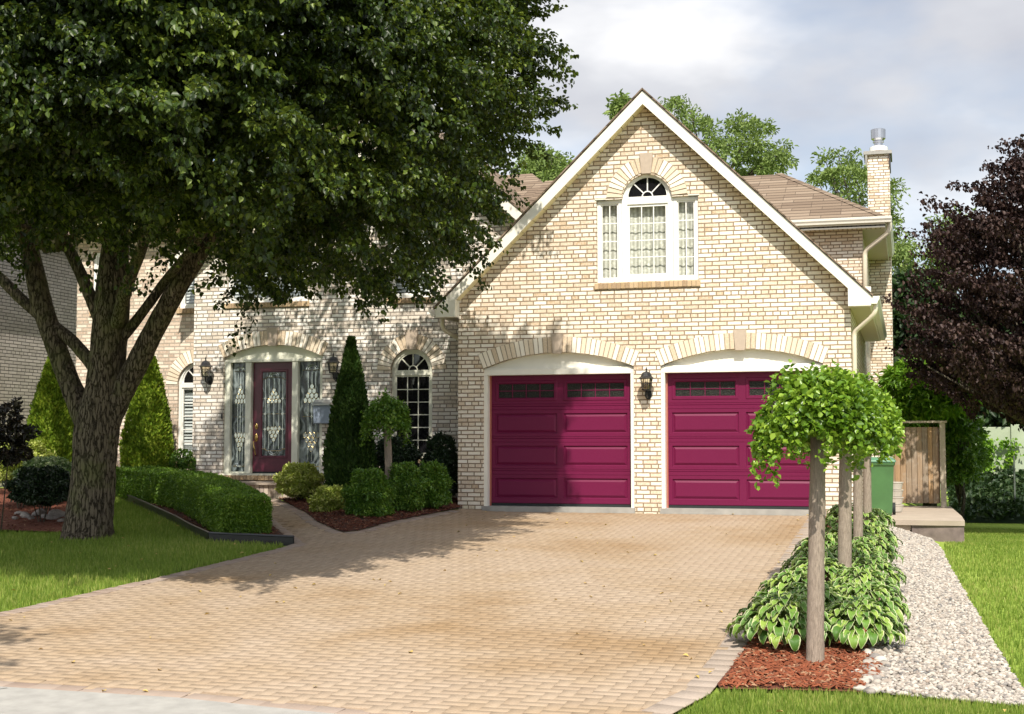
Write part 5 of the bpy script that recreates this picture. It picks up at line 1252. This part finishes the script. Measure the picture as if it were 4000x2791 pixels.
cen = [tuple(P(x, y, Y)) for x, y, Y in cs]
# keep the limbs clear under the crown, in front of the trunk; the crown top slopes down to the left
cen = [c for c in cen if not (abs(c[0]+11) < 2.2 and c[2] < 4.3 and c[1] < 17) and c[2] < 9.9-max(0, -10.3-c[0])*.35]
def keep(c):
    X, Y, z = c; t = (z-.4)/1.27; xg, yg = X-.29*t, Y+t
    if yg < 21.2 and xg > -7.0+(yg-13.5)*.30 and rg.random() < .8: return False
    t = 21.5-Y; x1, z1 = X-.29*t, z-1.27*t
    if z1 > .4 and (x1 > -5.5 or (z1 > 3.4 and x1 > -7.2)) and rg.random() < .92: return False
    t = 22.6-Y; x1, z1 = X-.29*t, z-1.27*t
    if z1 > 2.6 and -12.7 < x1 < -11.9 and rg.random() < .7: return False
    if z1 > 3.4 and x1 < -7 and rg.random() < .5: return False
    if z1 > .8 and x1 < -7 and rg.random() < .42: return False
    t = 21.1-Y; x1, z1 = X-.29*t, z-1.27*t
    if -11.1 < x1 < -9.8 and .5 < z1 < 1.7 and rg.random() < .9: return False
    t = 19.8-Y; x1, z1 = X-.29*t, z-1.27*t
    if -17.5 < x1 < -13.0 and .7 < z1 < 3.6 and rg.random() < .8: return False
    t = 19.7-Y; x1, z1 = X-.29*t, z-1.27*t
    if -9.0 < x1 < -7.3 and .5 < z1 < 1.5 and rg.random() < .6: return False
    t = (z-1.05)/1.27; x1, y1 = X-.29*t, Y+t
    if 17 < y1 < 22 and abs(x1-(-8.8-(y1-17.3)*.87)) < .6 and rg.random() < .72: return False
    t = 23.2-Y; x1, z1 = X-.29*t, z-1.27*t
    return not (.5 < z1 < 6.3 and -15.8 < x1 < -12.4 and rg.random() < .88)
cen = [c for c in cen if keep(c)]
for k_ in range(330):      # high right-hand bough whose shadow falls on the left garage door
    t = rg.uniform(4.9, 6.6); X1, Z1 = rg.uniform(-7.0, -5.75), rg.uniform(.9, 3.1)
    if Z1+1.27*t > 7.5: cen.append((X1+.29*t, 21.5-t, Z1+1.27*t))
for k_ in range(320):      # high front boughs that keep the trunk and lawn in shade
    t = rg.uniform(4.4, 6.8); X1, Y1, Z1 = rg.uniform(-14, -9.6), rg.uniform(11.8, 17.4), rg.uniform(.3, 3.4)
    c = (X1+.29*t, Y1-t, Z1+1.27*t)
    if c[2] > 6.2 and c[1] > 8.5 and (c[2]-CZ)/c[1] > .40 and (Z1 > .5 or rg.random() < .6): cen.append(c)
for k_ in range(150):      # loose sprays poking out of the outline
    c = rg.choice(cen); cen.append((c[0]+rg.uniform(.1,.5), c[1]-rg.uniform(0,.5), c[2]+rg.uniform(-.3,.3))) if c[2] > 3.6 else None
def sprays(cen, nper, rad, L_, W, mat, parent, name='crown'):
    k = len(cen); C = np.repeat(np.array(cen), nper, 0); n = len(C)
    ax = np.repeat(unit(rng.standard_normal((k,3))*np.array([1,1,.35])+(np.array(cen)-np.array([[-10.8,16.3,7.2]]))*.18), nper, 0)
    rr = np.repeat(rng.uniform(.6, 1.35, k)*rad, nper)[:,None]; t = rng.uniform(-1, 1, (n,1))
    side = rnd(n); w = (1-.55*(t*.5+.5))
    Pn = C+ax*t*rr*1.25+side*rr*.42*w*rng.random((n,1))**.6*np.array([1,1,.55]); Pn[:,2] -= (t[:,0]*.5+.5)**2*rr[:,0]*.45
    return foliage(name, Pn, unit(ax*.8+side*.7), L_, W, mat, parent, .85, .7, None, .4)
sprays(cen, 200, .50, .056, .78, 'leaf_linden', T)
tk = MB()
Yt = 16.9
def pp(x, y, Y=Yt): return P(x*1.742, y*1.742, Y)   # photo display pixels
def limb(pts, rads, n=14, wob=.07):
    path = []; rr = []
    vs = [Vector(p) for p in pts]
    for i in range(len(vs)-1):
        a = vs[max(i-1, 0)]; b = vs[i]; c = vs[i+1]; d = vs[min(i+2, len(vs)-1)]
        for k in range(5):
            t = k/5; path.append(.5*((2*b)+(-a+c)*t+(2*a-5*b+4*c-d)*t*t+(-a+3*b-3*c+d)*t**3)); rr.append(rads[i]*(1-t)+rads[i+1]*t)
    path.append(vs[-1]); rr.append(rads[-1]); tk.tube(path, rr, n, wob)
k = 19.3/3090
limb([pp(197,1218),pp(197,1200),pp(199,1170),pp(207,1100),pp(212,1030),pp(217,967),pp(228,905),pp(234,868),pp(242,790),pp(249,712),pp(254,632),pp(262,500),pp(280,330)], [66*k,58*k,53*k,49*k,48*k,50*k,44*k,41*k,40*k,40*k,37*k,26*k,16*k], 24, .05)
limb([pp(207,990),pp(180,915),pp(160,868),pp(130,789),pp(104,715),pp(88,660),pp(58,520),pp(0,300)], [24*k,26*k,24*k,23*k,24*k,24*k,20*k,12*k], 16)
limb([pp(222,840),pp(193,801),pp(158,762),pp(118,730),pp(79,699),pp(39,663),pp(0,624),pp(-60,580)], [14*k,15*k,14*k,14*k,13*k,13*k,13*k,12*k])
limb([pp(238,970),pp(262,905),pp(288,852),pp(313,806),pp(345,742),pp(390,660),pp(432,590),pp(500,480),pp(560,330)], [24*k,26*k,26*k,25*k,23*k,22*k,21*k,16*k,9*k], 16)
limb([pp(268,765),pp(294,734),pp(332,684),pp(371,631),pp(420,570,16.2),pp(500,470,15.5)], [12*k,12*k,11*k,11*k,9*k,6*k])
limb([pp(232,745),pp(212,690),pp(192,640),pp(160,570),pp(120,500),pp(100,400)], [13*k,14*k,14*k,13*k,11*k,8*k])
limb([pp(262,730,16.7),pp(285,640,16.4),pp(320,550,16),pp(360,420,15.2)], [15*k,14*k,12*k,8*k])
limb([pp(105,560,16.2),pp(70,520,15.5),pp(0,490,15)], [10*k,9*k,6*k])
for i in range(46):
    c = Vector(rg.choice(cen)); a = pp(rg.choice([240,262,60,430,130]), rg.choice([560,500,450]), 16.6); mid = a.lerp(c, .5)+Vector((0,0,.5)); tk.tube([a, mid, c], [.05, .035, .012], 6)
tk.build('trunk', 'bark_old', T, True)
# a street tree outside the frame at the left whose shadow falls on the drive
T2 = thing('street_tree', (-10.2, 4.0, 0), 'leafy street tree left of the driveway mouth', 'tree')
rg2 = random.Random(11); cen2 = []
while len(cen2) < 90:
    v = Vector([rg2.gauss(0,1) for _ in range(3)]).normalized()*rg2.uniform(.5,1); c = (-8.0+v.x*3.0, 3.9+v.y*1.9, 6.6+v.z*1.2)
    cen2.append(c)
clumps(cen2, 55, .5, .5, .12, .8, 'leaf_linden', T2, (-8.4,3.6,6.5))
MB().tube([(-10.2,4,-.1),(-10.1,4,2),(-9.4,3.9,5),(-8.6,3.9,6.6)], [.2,.15,.11,.05], 10).build('trunk', 'bark_old', T2, True)
def bgtree(name, poly, Y0, th, ncl, nper, rad, L_, W, mat, label, trunkpx, seed, edge=150, flat=.6, up=.5, droop=.3, tr=.16, group=None, bias=.6):
    rg = random.Random(seed); cs = polysample(poly, ncl, Y0, th, edge, rg, bias); cen = [tuple(P(x, y, Y)) for x, y, Y in cs]
    b = P(trunkpx[0], trunkpx[1], Y0); z0 = g(b.x, Y0); t = thing(name, (b.x, Y0, z0), label, 'tree', group)
    ctr = tuple(np.mean(np.array(cen), 0)); clumps(cen, nper, rad, flat, L_, W, mat, t, ctr, droop, up)
    m = MB(); top = P(trunkpx[0], trunkpx[1], Y0); m.tube([(b.x, Y0, z0-.1), (b.x+.1, Y0, z0+(top.z-z0)*.5), top], [tr, tr*.8, tr*.5], 8)
    for i in range(min(40, ncl)):
        c = Vector(cen[i*max(1, ncl//40) % len(cen)]); m.tube([top-Vector((0,0,rg.random()*.8)), top.lerp(c, .55)+Vector((0,0,-.2)), c], [tr*.35, tr*.22, tr*.08], 5)
    m.build('trunk', 'bark_thin', t, True)
    return t
D = lambda L: [(a*1.742, b*1.742) for a, b in L]
# behind the gable
bgtree('ash_tree', D([(1482,300),(1500,245),(1485,230),(1512,215),(1540,240),(1555,232),(1590,240),(1598,300),(1612,330),(1640,262),(1665,255),(1700,275),(1745,290),(1762,330),(1780,385),(1700,400),(1600,420),(1500,380)]), 42, 2.2, 130, 62, .34, .14, .36, 'leaf_far', 'feathery green ash tree rising behind the gable peak', (1600*1.742, 420*1.742), 21, 60)
bgtree('ash_tree', D([(1385,245),(1392,218),(1405,222),(1412,250),(1425,255),(1400,275)]), 42, .4, 12, 90, .35, .2, .42, 'leaf_far', 'small tree top just left of the gable peak', (1440*1.742, 330*1.742), 22, 30, tr=.08)
bgtree('ash_tree', D([(1165,385),(1175,350),(1210,335),(1240,340),(1275,365),(1270,420),(1200,430)]), 44, 2, 60, 70, .4, .15, .38, 'leaf_far', 'pale green tree between the lower roof and the gable', (1220*1.742, 440*1.742), 23, 60)
bgtree('ash_tree', D([(1818,385),(1850,345),(1890,338),(1935,345),(1960,390),(2000,410),(2030,440),(2000,470),(2020,520),(2055,560),(2070,600),(2050,660),(1990,680),(1960,560),(1900,500),(1850,440)]), 40, 1.6, 120, 62, .34, .13, .36, 'leaf_far', 'loose green ash tree behind the brick chimney', (1960*1.742, 640*1.742), 24, 60, tr=.12)
bgtree('ash_tree', D([(2085,570),(2100,500),(2130,470),(2170,480),(2180,560),(2140,620),(2090,640)]), 46, 1.5, 50, 60, .4, .15, .4, 'leaf_far', 'pale green tree left of the purple maple', (2130*1.742, 660*1.742), 25, 60)
bgtree('dark_tree', D([(2000,640),(2040,620),(2090,650),(2180,700),(2400,700),(2400,960),(2150,980),(2010,900),(1990,760)]), 39, 2.2, 260, 110, .6, .22, .5, 'leaf_fardark', 'dark leafy tree in the gap right of the brick chimney wall', (2080*1.742, 940*1.742), 26, 80, tr=.2)
pm = [(2020,720),(2050,690),(2075,640),(2080,560),(2130,480),(2150,500),(2160,440),(2215,400),(2260,375),(2330,340),(2450,350),(2560,500),(2600,750),(2540,930),(2420,945),(2300,945),(2240,930),(2190,905),(2120,890),(2060,850),(2030,830),(2050,780)]
def sprays_bg(*a, **k): return None
mt_ = bgtree('purple_maple', [(x+45, y) for x, y in D(pm)], 26.8, 2.4, 60, 60, .36, .07, .8, 'leaf_purple', 'dark purple leaved maple filling the right edge', (2420*1.742, 960*1.742), 27, 240, flat=.55, droop=.5, tr=.18)
rgm = random.Random(31); cm = [tuple(P(x+45, y, Y)) for x, y, Y in polysample(D(pm), 700, 26.8, 2.4, 240, rgm, .6)]
for o_ in list(mt_.children):
    if o_.name.startswith('crown'): bpy.data.objects.remove(o_)
ctr_ = np.array([P(4150, 1150, 29)])
cm += [(c[0]-rgm.uniform(.1,.45), c[1]-.1, c[2]+rgm.uniform(0,.4)) for c in rgm.sample(cm, 90)]
sprays(cm, 130, .40, .066, .75, 'leaf_purple', mt_)
bgtree('sumac', D([(2000,835),(2040,822),(2080,840),(2120,822),(2175,850),(2165,900),(2120,935),(2010,950)]), 30.2, .7, 130, 80, .32, .20, .2, 'leaf_sumac', 'bright green feathery sumac beyond the wooden gate', (2080*1.742, 990*1.742), 28, 40, tr=.05, up=.8)
bgtree('evergreen_shrub', D([(2095,970),(2115,925),(2150,930),(2180,950),(2200,985),(2195,1040),(2160,1070),(2110,1070)]), 31.0, .9, 90, 80, .28, .10, .5, 'leaf_green', 'bushy evergreen just right of the gate post', (2150*1.742, 1050*1.742), 29, 40, tr=.05)
# distant tree line, one mass low behind everything
cs = []
for i in range(420):
    x = R.uniform(-60, 45); cs.append((x, 75+R.uniform(-3, 3), R.uniform(.5, 3.6+1.3*math.sin(x*.3)+.8*math.sin(x*.9))))
V_ = clumps(cs, 60, 1.4, .7, .5, .7, 'leaf_fardark', None, (0, 80, 0), name='distant_woods'); tag(V_, kind='stuff')
# fallen leaves
fp = rand_in(drive[:12]+[(-7.0,17),(-7.9,13)], 90)+rand_in(ll, 70)+rand_in(fl, 8)
n = len(fp); Pn = np.array([(x, y, g(x, y)+.012+(.03 if x < -8 or x > -1.2 and y < 9.5 else 0)) for x, y in fp])
Vv, Fq = leaves(Pn, np.concatenate([rng.standard_normal((n,2)), np.zeros((n,1))], 1), np.tile([0.,0.,1.], (n,1))+rng.normal(0,.25,(n,3)), rng.uniform(.03,.055,n), .6)
tag(npmesh('fallen_leaves', Vv, [Fq], 'fallen'), kind='stuff')

# ------------------------------------------------------------------ sky and light
Wd = bpy.data.worlds.new('World'); S.world = Wd; Wd.use_nodes = True; nt = Wd.node_tree; nt.nodes.clear()
SUN = Vector((.29, -1., 1.27)).normalized()
sky = nt.nodes.new('ShaderNodeTexSky'); sky.sky_type = 'NISHITA'; sky.sun_disc = False
sky.sun_elevation = math.asin(SUN.z); sky.sun_rotation = math.atan2(SUN.x, SUN.y)
tc = nt.nodes.new('ShaderNodeTexCoord'); mp = nt.nodes.new('ShaderNodeMapping'); mp.inputs['Scale'].default_value = (1, 1, 2.2); mp.inputs['Location'].default_value = (2.3, .4, 1.1)
nt.links.new(tc.outputs['Generated'], mp.inputs[0])
n1 = noise(nt, mp.outputs[0], 2.3, 6, .5); n2 = noise(nt, mp.outputs[0], 4.5, 5, .5)
cov = ramp(nt, n1.outputs[0], [(.33, 0), (.52, 1)])
cc = ramp(nt, n2.outputs[0], [(.34, (4.1,4.2,4.6)), (.48, (4.9,5.0,5.3)), (.62, (7.0,7.0,7.1))])
# unseen clouds on the sun's side brightened to lift fill on shaded walls
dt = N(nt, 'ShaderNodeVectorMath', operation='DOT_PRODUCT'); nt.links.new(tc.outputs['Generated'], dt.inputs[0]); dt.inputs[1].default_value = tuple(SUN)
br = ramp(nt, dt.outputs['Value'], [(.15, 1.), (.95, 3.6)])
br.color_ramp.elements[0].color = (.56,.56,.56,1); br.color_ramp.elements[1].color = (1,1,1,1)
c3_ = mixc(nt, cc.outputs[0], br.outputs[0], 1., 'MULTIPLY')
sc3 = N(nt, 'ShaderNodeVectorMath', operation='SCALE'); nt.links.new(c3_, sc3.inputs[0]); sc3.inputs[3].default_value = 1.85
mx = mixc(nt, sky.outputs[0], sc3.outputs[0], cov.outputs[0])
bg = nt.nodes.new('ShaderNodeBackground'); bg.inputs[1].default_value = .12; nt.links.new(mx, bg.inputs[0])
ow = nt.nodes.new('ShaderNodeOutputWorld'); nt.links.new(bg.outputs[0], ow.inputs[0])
ld = bpy.data.lights.new('Sun', 'SUN'); ld.energy = 5.0; ld.angle = math.radians(.53); ld.color = (1, .93, .82)
lo = bpy.data.objects.new('Sun', ld); COL.objects.link(lo); lo.rotation_euler = (-SUN).to_track_quat('-Z', 'Y').to_euler()
cd = bpy.data.cameras.new('Camera'); co = bpy.data.objects.new('Camera', cd); COL.objects.link(co); S.camera = co
cd.sensor_width = 36; cd.lens = F/4000*36; cd.clip_end = 2000; cd.clip_start = .1
co.location = (0, 0, CZ)
co.matrix_world = Matrix(((RT[0], UP[0], -FW[0], 0), (RT[1], UP[1], -FW[1], 0), (RT[2], UP[2], -FW[2], CZ), (0, 0, 0, 1)))
S.view_settings.view_transform = 'Standard'; S.view_settings.look = 'None'; S.view_settings.exposure = .32; S.view_settings.gamma = 1
S.render.engine = 'CYCLES'; S.render.resolution_x = 1024; S.render.resolution_y = 714
S.cycles.max_bounces = 6; S.cycles.transparent_max_bounces = 8
